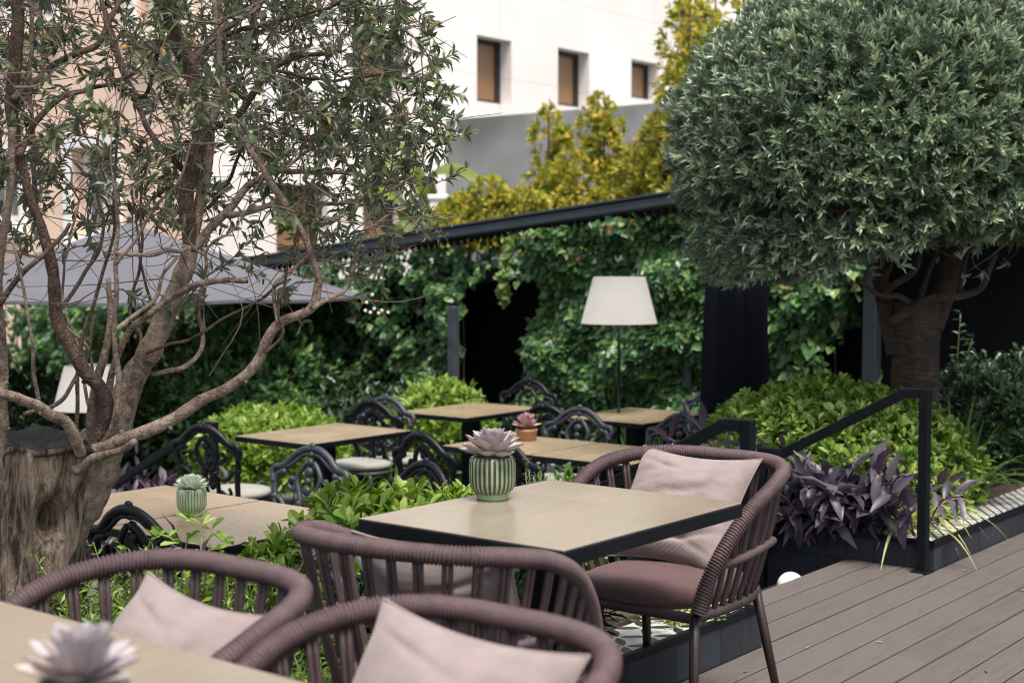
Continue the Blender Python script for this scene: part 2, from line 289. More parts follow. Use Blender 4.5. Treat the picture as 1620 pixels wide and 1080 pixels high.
# ------------------------------------------------------------------ mesh tools
class MB:
    def __init__(s): s.v = []; s.loops = []; s.tot = []; s.mi = []; s.n = 0; s.uv = []
    def add(s, V, F, mi=0, uv=None):
        V = np.asarray(V, float).reshape(-1, 3)
        if isinstance(F, np.ndarray):
            s.loops.append((F + s.n).ravel()); s.tot.append(np.full(len(F), F.shape[1])); nf = len(F)
        else:
            s.loops.append(np.array([i + s.n for f in F for i in f])); s.tot.append(np.array([len(f) for f in F])); nf = len(F)
        s.mi.append(np.full(nf, mi) if np.isscalar(mi) else np.asarray(mi))
        s.uv.append(np.zeros((len(V), 2)) if uv is None else np.asarray(uv))
        s.v.append(V); s.n += len(V); return s
    def box(s, c, d, M3=None, mi=0, bev=0.0):
        c = np.asarray(c, float); h = np.asarray(d, float) / 2
        if bev <= 0:
            V = np.array([(x, y, z) for x in (-1, 1) for y in (-1, 1) for z in (-1, 1)], float) * h
            F = [(0, 1, 3, 2), (4, 6, 7, 5), (0, 4, 5, 1), (2, 3, 7, 6), (0, 2, 6, 4), (1, 5, 7, 3)]
        else:
            V = []; idx = {}
            for sx in (-1, 1):
                for sy in (-1, 1):
                    for sz in (-1, 1):
                        for ax in range(3):
                            p = np.array((sx, sy, sz)) * (h - bev); p[ax] = (sx, sy, sz)[ax] * h[ax]
                            idx[(sx, sy, sz, ax)] = len(V); V.append(p)
            V = np.array(V); F = []
            for ax in range(3):
                a, b = (ax + 1) % 3, (ax + 2) % 3
                for sg in (-1, 1):
                    q = []
                    for (i, j) in ((-1, -1), (1, -1), (1, 1), (-1, 1)):
                        k = [0, 0, 0]; k[ax] = sg; k[a] = i; k[b] = j; q.append(idx[(*k, ax)])
                    F.append(tuple(q if sg > 0 else q[::-1]))
                for i in (-1, 1):
                    for j in (-1, 1):
                        def K(t, face):
                            k = [0, 0, 0]; k[ax] = t; k[a] = i; k[b] = j; return idx[(*k, face)]
                        q = [K(-1, a), K(1, a), K(1, b), K(-1, b)]
                        F.append(tuple(q if i * j < 0 else q[::-1]))
            for sx in (-1, 1):
                for sy in (-1, 1):
                    for sz in (-1, 1):
                        q = [idx[(sx, sy, sz, k)] for k in range(3)]
                        F.append(tuple(q if sx * sy * sz > 0 else q[::-1]))
        if M3 is not None: V = V @ np.asarray(M3).T
        return s.add(V + c, F, mi)
    def bar(s, a, b, wd, ht, mi=0, bev=0.004):      # square bar between two points; ht is measured upward
        a = np.asarray(a, float); b = np.asarray(b, float); d = b - a; L = np.linalg.norm(d); d /= L
        up = np.array((0, 0, 1.0)) if abs(d[2]) < 0.98 else np.array((UX, UY, 0.0))
        sd = np.cross(up, d); sd /= np.linalg.norm(sd); up = np.cross(d, sd)
        return s.box((a + b) / 2, (L, wd, ht), np.stack((d, sd, up), 1), mi, bev)
    def tube(s, pts, rad, segs=8, cap=True, mi=0, wrap=None):
        pts = np.asarray(pts, float); K = len(pts); rad = np.full(K, rad) if np.isscalar(rad) else np.asarray(rad, float)
        t = np.gradient(pts, axis=0); t /= np.linalg.norm(t, axis=1)[:, None] + 1e-12
        u = np.cross(t[0], (0, 0, 1.0)); 
        if np.linalg.norm(u) < 1e-3: u = np.cross(t[0], (1.0, 0, 0))
        u /= np.linalg.norm(u); Us = []
        for i in range(K):
            u = u - t[i] * np.dot(u, t[i]); u /= np.linalg.norm(u) + 1e-12; Us.append(u)
        Us = np.array(Us); Vs = np.cross(t, Us); th = np.linspace(0, 2 * math.pi, segs, endpoint=False)
        rr = np.repeat(rad[:, None], segs, 1)
        if wrap:
            sl = np.concatenate(([0], np.cumsum(np.linalg.norm(np.diff(pts, axis=0), axis=1))))
            ph = np.abs(np.sin(math.pi * (sl[:, None] / wrap[0] + th[None] / (2 * math.pi))))
            rr = rr + wrap[1] * (np.sqrt(ph) - 0.6)
        V = pts[:, None, :] + rr[..., None] * (Us[:, None, :] * np.cos(th)[None, :, None] + Vs[:, None, :] * np.sin(th)[None, :, None])
        i = np.arange(K - 1)[:, None] * segs; j = np.arange(segs)[None]; j2 = (j + 1) % segs
        F = np.stack((i + j, i + j2, i + segs + j2, i + segs + j), -1).reshape(-1, 4)
        s.add(V.reshape(-1, 3), F, mi)
        if cap:
            b = s.n - K * segs
            s.loops.append(np.arange(segs)[::-1] + b); s.tot.append(np.array([segs])); s.mi.append(np.array([mi]))
            s.loops.append(np.arange(segs) + b + (K - 1) * segs); s.tot.append(np.array([segs])); s.mi.append(np.array([mi]))
        return s
    def lathe(s, prof, segs=32, c=(0, 0, 0), rf=None, mi=0, caps=True):
        prof = np.asarray(prof, float); th = np.linspace(0, 2 * math.pi, segs, endpoint=False); K = len(prof)
        r = np.repeat(prof[:, :1], segs, 1)
        if rf is not None: r = rf(r, th[None], prof[:, 1:2])
        V = np.stack((r * np.cos(th), r * np.sin(th), np.repeat(prof[:, 1:2], segs, 1)), -1).reshape(-1, 3) + np.asarray(c, float)
        i = np.arange(K - 1)[:, None] * segs; j = np.arange(segs)[None]; j2 = (j + 1) % segs
        F = np.stack((i + j, i + j2, i + segs + j2, i + segs + j), -1).reshape(-1, 4)
        mm = mi if np.isscalar(mi) else np.asarray(mi)
        s.add(V, F, mm)
        return s
    def ball(s, c, r, seg=10, rings=6, mi=0):
        ph = np.linspace(0, math.pi, rings + 1); pr = np.stack((np.sin(ph) * 1.0, -np.cos(ph)), 1)
        r = np.asarray(r, float) * np.ones(3); b = MB().lathe(pr, seg)
        return s.add(np.concatenate(b.v) * r + np.asarray(c, float), np.concatenate(b.loops).reshape(-1, 4), mi)
    def build(s, name, mats, parent=None, smooth=True, loc=None, rotz=0.0):
        V = np.concatenate(s.v); L = np.concatenate(s.loops).astype(np.int32); T = np.concatenate(s.tot).astype(np.int32)
        if parent is not None and parent.get('_w'): V = V - np.array(parent.location)
        me = bpy.data.meshes.new(name); me.vertices.add(len(V)); me.vertices.foreach_set("co", V.ravel())
        me.loops.add(len(L)); me.loops.foreach_set("vertex_index", L)
        me.polygons.add(len(T)); st = np.concatenate(([0], np.cumsum(T)[:-1])).astype(np.int32)
        me.polygons.foreach_set("loop_start", st)
        me.polygons.foreach_set("material_index", np.concatenate(s.mi).astype(np.int32))
        me.polygons.foreach_set("use_smooth", np.full(len(T), smooth))
        uv = np.concatenate(s.uv)
        if np.any(uv):
            ul = me.uv_layers.new(name="UVMap"); ul.data.foreach_set("uv", uv[L].ravel())
        me.update(calc_edges=True); me.validate()
        for q in (mats if isinstance(mats, (list, tuple)) else [mats]): me.materials.append(M[q] if isinstance(q, str) else q)
        o = bpy.data.objects.new(name, me); COL.objects.link(o)
        if parent is not None: o.parent = parent
        if loc is not None: o.location = loc
        if rotz: o.rotation_euler = (0, 0, rotz)
        return o

def spline(pts, n):
    pts = np.asarray(pts, float); K = len(pts)
    if K == 2: return pts[0] + (pts[1] - pts[0]) * np.linspace(0, 1, n)[:, None]
    p = np.vstack((2 * pts[0] - pts[1], pts, 2 * pts[-1] - pts[-2])); t = np.linspace(0, K - 1, n); i = np.minimum(t.astype(int), K - 2); f = (t - i)[:, None]
    a, b, c, d = p[i], p[i + 1], p[i + 2], p[i + 3]
    return 0.5 * (2 * b + (c - a) * f + (2 * a - 5 * b + 4 * c - d) * f ** 2 + (3 * b - a - 3 * c + d) * f ** 3)
def even(pts, dl):
    d = np.concatenate(([0], np.cumsum(np.linalg.norm(np.diff(pts, axis=0), axis=1)))); n = max(3, int(d[-1] / dl)); q = np.linspace(0, d[-1], n)
    return np.stack([np.interp(q, d, pts[:, k]) for k in range(3)], 1)
def unit(a): return a / (np.linalg.norm(a, axis=-1, keepdims=True) + 1e-9)

# leaf templates: (along, across, lift)
def tmpl(kind):
    if kind == 'small':
        V = np.array([(0, 0, 0), (.5, -.5, .12), (1, 0, 0), (.5, .5, .12)]); F = np.array([(0, 1, 2), (0, 2, 3)])
    elif kind == 'lance':       # olive, tradescantia: widest in the middle
        V = np.array([(0, 0, 0), (.3, -.42, .10), (.3, 0, 0), (.3, .42, .10), (.65, -.40, .08), (.65, 0, -.02), (.65, .40, .08), (1, 0, -.12)])
        F = [(0, 1, 2), (0, 2, 3), (1, 4, 5, 2), (2, 5, 6, 3), (4, 7, 5), (5, 7, 6)]
    elif kind == 'spoon':       # pittosporum: widest near the tip
        V = np.array([(0, 0, 0), (.35, -.22, .06), (.35, 0, 0), (.35, .22, .06), (.72, -.5, .10), (.72, 0, .0), (.72, .5, .10), (.93, -.27, .02), (.93, .27, .02), (1, 0, -.06)])
        F = [(0, 1, 2), (0, 2, 3), (1, 4, 5, 2), (2, 5, 6, 3), (4, 7, 9, 5), (5, 9, 8, 6)]
    elif kind == 'ivy':
        V = np.array([(0, 0, 0), (.1, -.5, .05), (.1, .5, .05), (.45, -.42, .08), (.45, .42, .08), (.5, 0, -.03), (1, 0, .05)])
        F = [(0, 1, 3, 5), (0, 5, 4, 2), (3, 6, 5), (5, 6, 4)]
    return V, F
TM = {k: tmpl(k) for k in ('small', 'lance', 'spoon', 'ivy')}
def leaves(mb, pos, d, nrm, length, ratio, kind='small', mi=0, curl=0.0):
    V, F = TM[kind]; N = len(pos); d = unit(d); s = unit(np.cross(nrm, d)); nn = np.cross(d, s)
    length = np.broadcast_to(np.asarray(length, float), (N,)); ratio = np.broadcast_to(np.asarray(ratio, float), (N,))
    a = V[None, :, 0] * length[:, None]; c = V[None, :, 1] * (length * ratio)[:, None]; z = V[None, :, 2] * (length * 0.7)[:, None] - curl * V[None, :, 0] ** 2 * length[:, None]
    X = pos[:, None, :] + a[..., None] * d[:, None] + c[..., None] * s[:, None] + z[..., None] * nn[:, None]
    k = len(V); base = (np.arange(N) * k)
    n0 = mb.n; mb.v.append(X.reshape(-1, 3)); mb.uv.append(np.zeros((N * k, 2))); mb.n += N * k
    if isinstance(F, np.ndarray):
        mb.loops.append((F[None] + base[:, None, None] + n0).ravel()); mb.tot.append(np.full(N * len(F), F.shape[1])); mb.mi.append(np.full(N * len(F), mi))
    else:
        fl = np.array([i for f in F for i in f]); ft = np.array([len(f) for f in F])
        mb.loops.append((fl[None] + base[:, None] + n0).ravel()); mb.tot.append(np.tile(ft, N)); mb.mi.append(np.full(N * len(F), mi))
def rnd(n, k=3): return rng.normal(size=(n, k))
def sprigs(mb, pos, out, per, length, ratio, kind='small', spread=0.9, lj=0.25, mi=0, curl=0.1, stem=0.3):
    """rosettes of leaves: each at pos, opening along out"""
    n = len(pos); out = unit(out); pp = np.repeat(pos, per, 0); oo = np.repeat(out, per, 0)
    a = unit(np.cross(oo, rnd(n * per))); sp = spread * rng.uniform(0.45, 1.25, (n * per, 1))
    d = unit(oo + a * sp); nr = unit(oo * 1.0 - a * 0.5 + rnd(n * per) * 0.25)
    L = length * (1 + lj * rng.normal(size=n * per)).clip(0.45, 1.6)
    pp = pp + oo * (rng.uniform(-stem, stem * 0.4, (n * per, 1)) * length)
    leaves(mb, pp, d, nr, L, ratio * rng.uniform(0.8, 1.2, n * per), kind, mi, curl)
def noise3(p, seed=0, f=1.0):
    r = np.random.default_rng(seed); s = 0
    for k in range(5):
        w_ = r.normal(size=3) * f * (1 + 0.55 * k); s = s + np.sin(p @ w_ + r.uniform(0, 6.28)) / (1 + 0.45 * k)
    return s / 2.6

# ------------------------------------------------------------------ scene organisation
def thing(name, label, cat, loc=(0, 0, 0), rotz=0.0, group=None, world=False):
    o = bpy.data.objects.new(name, None); COL.objects.link(o); o.empty_display_size = 0.1
    o.location = loc; o.rotation_euler = (0, 0, rotz); o['label'] = label; o['category'] = cat
    if group: o['group'] = group
    if world: o['_w'] = 1
    return o
def dup(root, loc, rotz, label, group=None):
    r = root.copy(); COL.objects.link(r); r.location = loc; r.rotation_euler = (0, 0, rotz); r['label'] = label
    if group: r['group'] = group
    for ch in list(root.children):
        c = ch.copy(); COL.objects.link(c); c.parent = r
        for g in list(ch.children):
            d = g.copy(); COL.objects.link(d); d.parent = c
    return r
def tag(o, label, cat, group=None):
    o['label'] = label; o['category'] = cat
    if group: o['group'] = group
    return o
def struct(o): o['kind'] = 'structure'; return o
GL0 = (P0[0], P0[1], 0)

# ================================================================== SETTING: ground, terrace, deck, stairs
g = MB(); g.add([(-400, -400, -1.05), (400, -400, -1.05), (400, 400, -1.05), (-400, 400, -1.05)], [(0, 1, 2, 3)])
struct(g.build('ground', 'stone'))
t_ = MB()
t_.box((-2.3, 2.55, -0.72), (8.4, 4.1, 0.64)); t_.box((5.6, 1.5, -0.722), (7.4, 9.6, 0.64))
struct(t_.build('terrace', 'stone', loc=GL0, rotz=AZ, smooth=False))

dk = MB(); BW, GAP = 0.140, 0.0085
def boards(u0, u1, v0, v1, off=0):
    k = 0; v = v1
    while v - BW > v0 - 0.03:
        r = np.random.default_rng(int(1000 + k + off)); u = u0 - r.uniform(0, 2.2) if u1 - u0 > 3 else u0
        while u < u1 - 0.02:
            L = 2.4 if u1 - u0 > 3 else u1 - u0
            a, b = max(u, u0), min(u + L, u1)
            if b - a > 0.05: dk.box(((a + b) / 2, v - BW / 2, -0.014), (b - a - 0.003, BW - GAP, 0.028), bev=0.002)
            u += L
        v -= BW; k += 1
boards(-9, 12, -6.2, 0.0); boards(0.004, 1.596, 0.003, 0.423, 77)
struct(dk.build('deck', 'deck', loc=GL0, rotz=AZ, smooth=False))
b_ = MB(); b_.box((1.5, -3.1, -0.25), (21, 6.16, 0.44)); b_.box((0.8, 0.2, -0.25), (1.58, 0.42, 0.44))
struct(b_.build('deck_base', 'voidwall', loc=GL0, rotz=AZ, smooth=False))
st = MB()
for k in range(2): st.box((0.8, 0.57 + 0.30 * k, -0.135 - 0.13 * k - 0.14), (1.56, 0.30, 0.28), bev=0.004)
struct(st.build('stairs', 'wallnavy', loc=GL0, rotz=AZ, smooth=False))

def planter(name, label, u0, u1, v0, v1, h, low, mosaic, endface):
    t = thing(name, label, 'planter', GL0, AZ)
    w_ = 0.09; f = MB()
    f.box(((u0 + u1) / 2, v0 + w_ / 2, (h - .015 + low) / 2), (u1 - u0, w_, h - .015 - low))
    f.box(((u0 + u1) / 2, v1 - w_ / 2, (h - .015 + low) / 2), (u1 - u0, w_, h - .015 - low))
    for uu in (u0 + w_ / 2, u1 - w_ / 2):
        f.box((uu, (v0 + v1) / 2, (h - .015 + low) / 2), (w_, v1 - v0 - 2 * w_ - .004, h - .015 - low))
    f.build('tiled_wall', 'tile', t, smooth=False)
    e = MB(); q = 0.022   # metal edge trim, a little proud
    e.box(((u0 + u1) / 2, v0 + q / 2 - .005, h - .008), (u1 - u0 + .01, q, 0.028), bev=.002)
    for uu in (u0 + q / 2 - .005, u1 - q / 2 + .005): e.box((uu, (v0 + v1) / 2, h - .008), (q, v1 - v0 - 2 * q, 0.027), bev=.002)
    e.box(((u0 + u1) / 2, v1 - q / 2 + .005, h - .008), (u1 - u0 + .01, q, 0.028), bev=.002)
    e.build('edge_trim', 'black', t, smooth=False)
    mw = 0.20; s_ = MB()
    s_.box(((u0 + u1) / 2, v0 + q + mw / 2 - .004, h - .010), (u1 - u0 - 2 * q + .008, mw, 0.02))
    ue = u0 if endface < 0 else u1
    s_.box((ue - endface * (q + mw / 2 - .004), (v0 + q + mw + v1) / 2, h - .010), (mw, v1 - v0 - q - mw - q, 0.02))
    s_.build('mosaic_top', mosaic, t, smooth=False)
    so = MB(); nx, ny = 60, 16; X, Y = np.meshgrid(np.linspace(u0 + .08, u1 - .08, nx), np.linspace(v0 + .15, v1 - .05, ny), indexing='ij')
    Z = h - .035 + 0.02 * rng.normal(size=X.shape).clip(-1.5, 1.2) * 0.8
    edge = (X - X.min() < .2) | (X.max() - X < .2) | (Y - Y.min() < .12) | (Y.max() - Y < .05); Z[edge] = h - .05
    i = (np.arange(nx - 1)[:, None] * ny + np.arange(ny - 1)[None]).ravel()
    so.add(np.stack((X, Y, Z), -1).reshape(-1, 3), np.stack((i, i + ny, i + ny + 1, i + 1), 1)); so.build('soil_bed', 'soil', t)
    return t
planter('low_planter', 'low dark tiled planter with leaf patterned mosaic top beside the dining table', -7.0, 0.0, 0.0, 1.32, 0.155, -0.42, 'petal', 1)
planter('corner_planter', 'low dark tiled planter with lattice patterned mosaic top at the deck corner by the stairs', 1.6, 9.0, 0.002, 2.3, 0.128, -0.43, 'lattice', -1)

lt = MB(); q = np.array([W(rng.uniform(-2.5, 4.5), -abs(rng.normal()) * .9 - .02, .004) for _ in range(70)]); leaves(lt, q, unit(rnd(70) * (1, 1, .05)), unit(rnd(70) * .15 + (0, 0, 1)), rng.uniform(.02, .045, 70), .32, 'lance', curl=.15)
litter = lt.build('leaf_litter', 'litter', smooth=False); litter['kind'] = 'stuff'
# ================================================================== BUILDINGS
def fu(px, v):          # u where the vertical plane v=const is seen at px
    r = (px - 810) / FPX; return -(P0[0] + v * VX - r * (P0[1] + v * VY)) / (UX - r * UY)
def fv(px, u):
    r = (px - 810) / FPX; return -(P0[0] + u * UX - r * (P0[1] + u * UY)) / (VX - r * VY)
def zat(px, py, p): return P(px, py, p[1])[2]
VF, UF = 11.5, 6.9
wb = thing('apartment_building', 'white panelled building with deep brown blinded windows above the grey wall', 'building', GL0, AZ)
wins = []
for (x0, x1, y0, y1) in ((755, 809, 55, 160), (882, 931, 75, 166), (997, 1040, 93, 154), (1072, 1108, 8, 62), (438, 520, 290, 398), (560, 640, 40, 150), (575, 640, 285, 400)):
    ua, ub = fu(x0, VF), fu(x1, VF); zb, zt = zat(x0, y1, W(ua, VF)), zat(x0, y0, W(ua, VF)); wins.append((ua, ub, zb, zt))
def facade(mb, a0, a1, z0, z1, wins, at):   # wall with real openings: strips between a-sorted windows
    xs = sorted({a0, a1, *[w_[0] for w_ in wins], *[w_[1] for w_ in wins]}); zs = sorted({z0, z1, *[w_[2] for w_ in wins], *[w_[3] for w_ in wins]})
    for i in range(len(xs) - 1):
        for j in range(len(zs) - 1):
            cx, cz = (xs[i] + xs[i + 1]) / 2, (zs[j] + zs[j + 1]) / 2
            if any(w_[0] < cx < w_[1] and w_[2] < cz < w_[3] for w_ in wins): continue
            mb.add([at(xs[i], 0, zs[j]), at(xs[i + 1], 0, zs[j]), at(xs[i + 1], 0, zs[j + 1]), at(xs[i], 0, zs[j + 1])], [(0, 1, 2, 3)])
    for (a, b, c, d) in wins:
        q = 0.26
        for (p1, p2) in (((a, c), (b, c)), ((b, c), (b, d)), ((b, d), (a, d)), ((a, d), (a, c))):
            mb.add([at(p1[0], 0, p1[1]), at(p2[0], 0, p2[1]), at(p2[0], q, p2[1]), at(p1[0], q, p1[1])], [(0, 1, 2, 3)])
atw = lambda a, q, z: (a, VF + q, z)
f = MB(); facade(f, UF, 30, -1.1, 11, wins, atw); f.box((20, VF + 5, 5.2), (25, 9.0, 11.4)); f.build('wall', 'facade', wb, smooth=False)
for (a, b, c, d) in wins:
    wn = MB(); q = VF + 0.25; fw = 0.07; wn.box((b - fw - (b - a) * .025, q - .004, (c + d) / 2), ((b - a) * .05, 0.05, d - c - 2 * fw - .006))
    for (ca, cz, sa, sz) in (((a + b) / 2, c + fw / 2, b - a, fw), ((a + b) / 2, d - fw / 2, b - a, fw), (a + fw / 2, (c + d) / 2, fw, d - c - 2 * fw), (b - fw / 2, (c + d) / 2, fw, d - c - 2 * fw)):
        wn.box((ca, q, cz), (sa, 0.06, sz))
    o = wn.build('window', 'darkframe', wb, smooth=False)
    pn = MB(); pn.box(((a + b) / 2, q + 0.012, (c + d) / 2), (b - a - 2 * fw, 0.02, d - c - 2 * fw)); pn.build('blind', 'brownglass', o, smooth=False)
rf = MB(); rf.box((18.5, VF + 4.6, 11.2), (24, 10, 0.3)); rf.build('roof', 'roofpale', wb, smooth=False)

ph = thing('peach_house', 'peach rendered house with white framed windows seen through the olive branches', 'house', GL0, AZ)
pw_ = []
for (x0, x1, y0, y1) in ((-40, 38, 250, 352), (120, 185, 235, 372), (225, 300, -70, 50), (30, 95, -60, 40)):
    va, vb = fv(x1, UF), fv(x0, UF); zb, zt = zat(x0, y1, W(UF, fv(x0, UF))), zat(x0, y0, W(UF, fv(x0, UF))); pw_.append((va, vb, zb, zt))
atp = lambda a, q, z: (UF - 0.02 + q, a, z)
f = MB(); facade(f, VF - 0.03, 26, -1.1, 11, pw_, atp); f.box((UF + 4.6, 23.9, 5.2), (8.0, 4.2, 11.4)); f.build('wall', 'peach', ph, smooth=False)
for k, (a, b, c, d) in enumerate(pw_):
    wn = MB(); q = UF + 0.2; fw = 0.09
    for (ca, cz, sa, sz) in (((a + b) / 2, c + fw / 2, b - a, fw), ((a + b) / 2, d - fw / 2, b - a, fw), (a + fw / 2, (c + d) / 2, fw, d - c - 2 * fw), (b - fw / 2, (c + d) / 2, fw, d - c - 2 * fw), ((a + b) / 2, (c + d) / 2, fw, d - c - 2 * fw), ((a + b) / 2, c + (d - c) * .6, b - a - 2 * fw - .004, fw * .7)):
        wn.box((q, ca, cz), (0.07 if sa != fw or ca != (a + b) / 2 else 0.066, sa, sz))
    for (ca, cz, sa, sz) in (((a + b) / 2, c - .09, b - a + .36, .18), ((a + b) / 2, d + .09, b - a + .36, .18), (a - .09, (c + d) / 2, .18, d - c), (b + .09, (c + d) / 2, .18, d - c)):
        wn.box((UF - 0.03, ca, cz), (0.06, sa, sz))
    o = wn.build('window', 'whitepaint', ph, smooth=False)
    pn = MB(); pn.box((q + 0.03, (a + b) / 2, (c + d) / 2), (0.02, b - a - .02, d - c - .02)); pn.build('pane', 'glass', o, smooth=False)
    si = MB(); si.box((UF - 0.10, (a + b) / 2, c - .20), (0.16, b - a + .4, 0.05)); si.build('sill', 'yellow' if k >= 2 else 'whitepaint', o, smooth=False)

UG = 9.8
gw = MB(); va, vb = 2.0, fv(706, UG); zl = zat(706, 190, W(UG, vb)); gw.box((UG + 0.15, (va + vb) / 2, (zl - 1.1) / 2), (0.30, vb - va, zl + 1.1))
cp = gw.build('retaining_wall', 'greywall', loc=GL0, rotz=AZ, smooth=False)
tag(cp, 'bare grey rendered wall behind the golden shrubs below the white building', 'wall')
# white post with a cap beyond the pergola roof
wp = MB(); c = P(694, 325, 15.5); wp.box((c[0], c[1], 0.5), (0.19, 0.19, 3.1), bev=.006); wp.box((c[0], c[1], 2.07), (0.23, 0.23, 0.05), bev=.006)
tag(wp.build('gate_post', 'whitepaint', smooth=False), 'white square post beside the big banana leaf behind the pergola roof', 'post')
# ================================================================== GREEN WALL, PERGOLA, DARK WALL
UI = 5.0
dw = MB()
dw.box((UI + .55, 9.0, -0.1), (0.16, 8.6, 2.6)); dw.box((UI + .12, -1.0, 0.75), (0.16, 8.6, 3.4)); dw.box((UI + .35, 3.45, 0.35), (0.3, 0.3, 2.8))
dw.box((UI + .95, 5.2, 0.16), (0.16, 3.4, 2.4)); dw.box((UI + .6, 3.45 + .2, .3), (.75, .12, 2.7)); dw.box((UI + .6, 6.9, .1), (.75, .12, 2.2))
tag(dw.build('garden_wall', 'voidwall', loc=GL0, rotz=AZ, smooth=False), 'dark garden wall carrying the ivy with a black recessed doorway', 'wall')
zl_, zr_ = 1.43, 1.90
v_l, v_r = fv(470, UI - .35), fv(1140, UI - .35)
def roofz(v): return zl_ + (zr_ - zl_) * (v_l - v) / (v_l - v_r)
pg = thing('pergola_roof', 'dark sloping pergola roof edge with scalloped fringe above the ivy', 'pergola', GL0, AZ)
bmx = MB(); A_ = np.array((UI - .22, v_l + 2.2, roofz(v_l + 2.2))); B_ = np.array((UI - .22, v_r - 2.5, roofz(v_r - 2.5)))
def lbar(mb, a, b, wd, ht, bev=.004):
    a = np.asarray(a, float); b = np.asarray(b, float); d = b - a; L = np.linalg.norm(d); d /= L; sd_ = np.cross((0, 0, 1.0), d); sd_ /= np.linalg.norm(sd_); up = np.cross(d, sd_)
    mb.box((a + b) / 2, (L, wd, ht), np.stack((d, sd_, up), 1), 0, bev)
lbar(bmx, A_, B_, .09, .08); lbar(bmx, A_ + (.02, 0, .062), B_ + (.02, 0, .062), .15, .022); lbar(bmx, A_ + (-.03, 0, -.018), B_ + (-.03, 0, -.018), .06, .03)
bmx.build('fascia', 'fascia', pg, smooth=False)
sl = MB(); lbar(sl, A_ + (.42, 0, .03), B_ + (.42, 0, .03), .74, .03); sl.build('roof_panel', 'fascia', pg, smooth=False)
fr = MB(); nn_ = int(np.linalg.norm(B_ - A_) / .075)
for k in range(nn_):
    f0, f1 = k / nn_, (k + .8) / nn_; a = A_ + (B_ - A_) * f0 + (-.02, 0, -.05); b = A_ + (B_ - A_) * f1 + (-.02, 0, -.05); mdn = (a + b) / 2 + (0, 0, -.055)
    q1 = a + (0, 0, -.03); q2 = b + (0, 0, -.03); V = np.array([a, b, q2, mdn, q1]); V2 = V + (.008, 0, 0)
    fr.add(np.vstack((V, V2)), [(0, 1, 2, 3, 4), (9, 8, 7, 6, 5), (0, 5, 6, 1), (1, 6, 7, 2), (2, 7, 8, 3), (3, 8, 9, 4), (4, 9, 5, 0)])
fr.build('fringe', 'voidwall', pg, smooth=False)
# posts in front of the ivy
for (px, wd, uu, mt, zt, lb) in ((717, .075, 4.62, 'postgrey', 1.0, 'grey metal post standing in the ivy beside the black doorway'), (1091, .085, 4.86, 'fascia', 1.55, 'grey metal post at the ivy edge by the folded navy parasol'), (1380, .10, 4.85, 'fascia', 2.2, 'blue grey post on the dark wall behind the clipped olive')):
    p = MB(); v_ = fv(px, uu); p.box((uu, v_, (zt - .4) / 2), (wd, wd, zt + .4), bev=.004); p.box((uu, v_, -.39), (wd * 2, wd * 2, .02), bev=.003)
    tag(p.build('metal_post', mt, loc=GL0, rotz=AZ, smooth=False), lb, 'post', 'posts along the garden wall')

def ivy(name, label, v0, v1, n, keep, seed, mat_='ivy', size=.060, zlo=-.45, stems=True):
    t = thing(name, label, 'ivy', W(UI, (v0 + v1) / 2, -.4), 0, world=True)
    r = np.random.default_rng(seed); V_ = r.uniform(v0, v1, n * 2); ztop = np.array([roofz(v) - .08 for v in V_]); zl2 = np.where(V_ > 6.5, -1.0, zlo)
    Z_ = zl2 + (ztop - zl2) * r.uniform(0, 1, n * 2)
    q = np.stack((V_, Z_, 0 * Z_), 1); cl = noise3(q, seed, 3.2) + .5 * noise3(q, seed + 5, 8)
    k = keep(V_, Z_) & (cl + r.normal(size=n * 2) * .35 > -.60); V_, Z_, cl = V_[k][:n], Z_[k][:n], cl[k][:n]
    dep = .16 + .19 * cl + r.uniform(0, .10, len(V_)); U_ = UI + .02 - dep.clip(0, .5)
    pos = np.stack((P0[0] + U_ * UX + V_ * VX, P0[1] + U_ * UY + V_ * VY, Z_), 1); N = len(pos)
    out = np.array((-UX, -UY, 0.35)); d = unit(np.array((0, 0, -1.0)) + out * .45 + r.normal(size=(N, 3)) * .55); nr = unit(out + r.normal(size=(N, 3)) * .45)
    mb = MB(); leaves(mb, pos, d, nr, size * r.uniform(.55, 1.35, N), r.uniform(.75, 1.05, N), 'ivy')
    mb.build('foliage', mat_, t, smooth=False)
    if stems:
        sm = MB()
        for v in np.arange(v0 + .1, v1, .35):
            kk = spline([W(UI + .05 - r.uniform(0, .05), v + r.normal() * .08, z) for z in np.linspace(zlo, roofz(v) - .1, 6)], 20); sm.tube(kk, .006, 5)
        sm.build('stems', 'twig', t)
    return t
vd0, vd1 = fv(862, UI), fv(748, UI)
ivy('ivy', 'dark glossy ivy covering the wall between the doorway and the parasol', vd1 - .05, 12.8, 27000, lambda v, z: (v > vd1 + .10 * np.sin(z * 7) + .12 * np.sin(z * 3 + 1)) | (z > 1.38), 3)
ivy('ivy', 'dense ivy behind the tall floor lamp to the other side of the doorway', 3.0, vd0 + .1, 16500, lambda v, z: v < vd0 + .10 * np.sin(z * 8 + 2) + .10 * np.sin(z * 3), 5)
ivy('ivy', 'shallow ivy curtain hanging over the black doorway', vd0 - .1, vd1 + .1, 1300, lambda v, z: z > 1.28 + .10 * np.sin(v * 9), 6, stems=False)
ivy('ivy', 'sparse ivy climbing the dark wall beside the clipped olive trunk', 1.75, 2.95, 2600, lambda v, z: (z < 1.6) & (np.sin(v * 5 + z * 2) > -.75), 8, size=.08)
hs = thing('ivy_strand', 'single pale ivy strand dangling in front of the black doorway', 'ivy', P(800, 380, 11.9), 0, world=True)
sp_ = spline([P(806, 372, 11.85), P(801, 410, 11.8), P(797, 445, 11.8), P(796, 478, 11.8)], 60); mb = MB(); mb.tube(sp_, .004, 5); mb.build('stems', 'stem', hs)
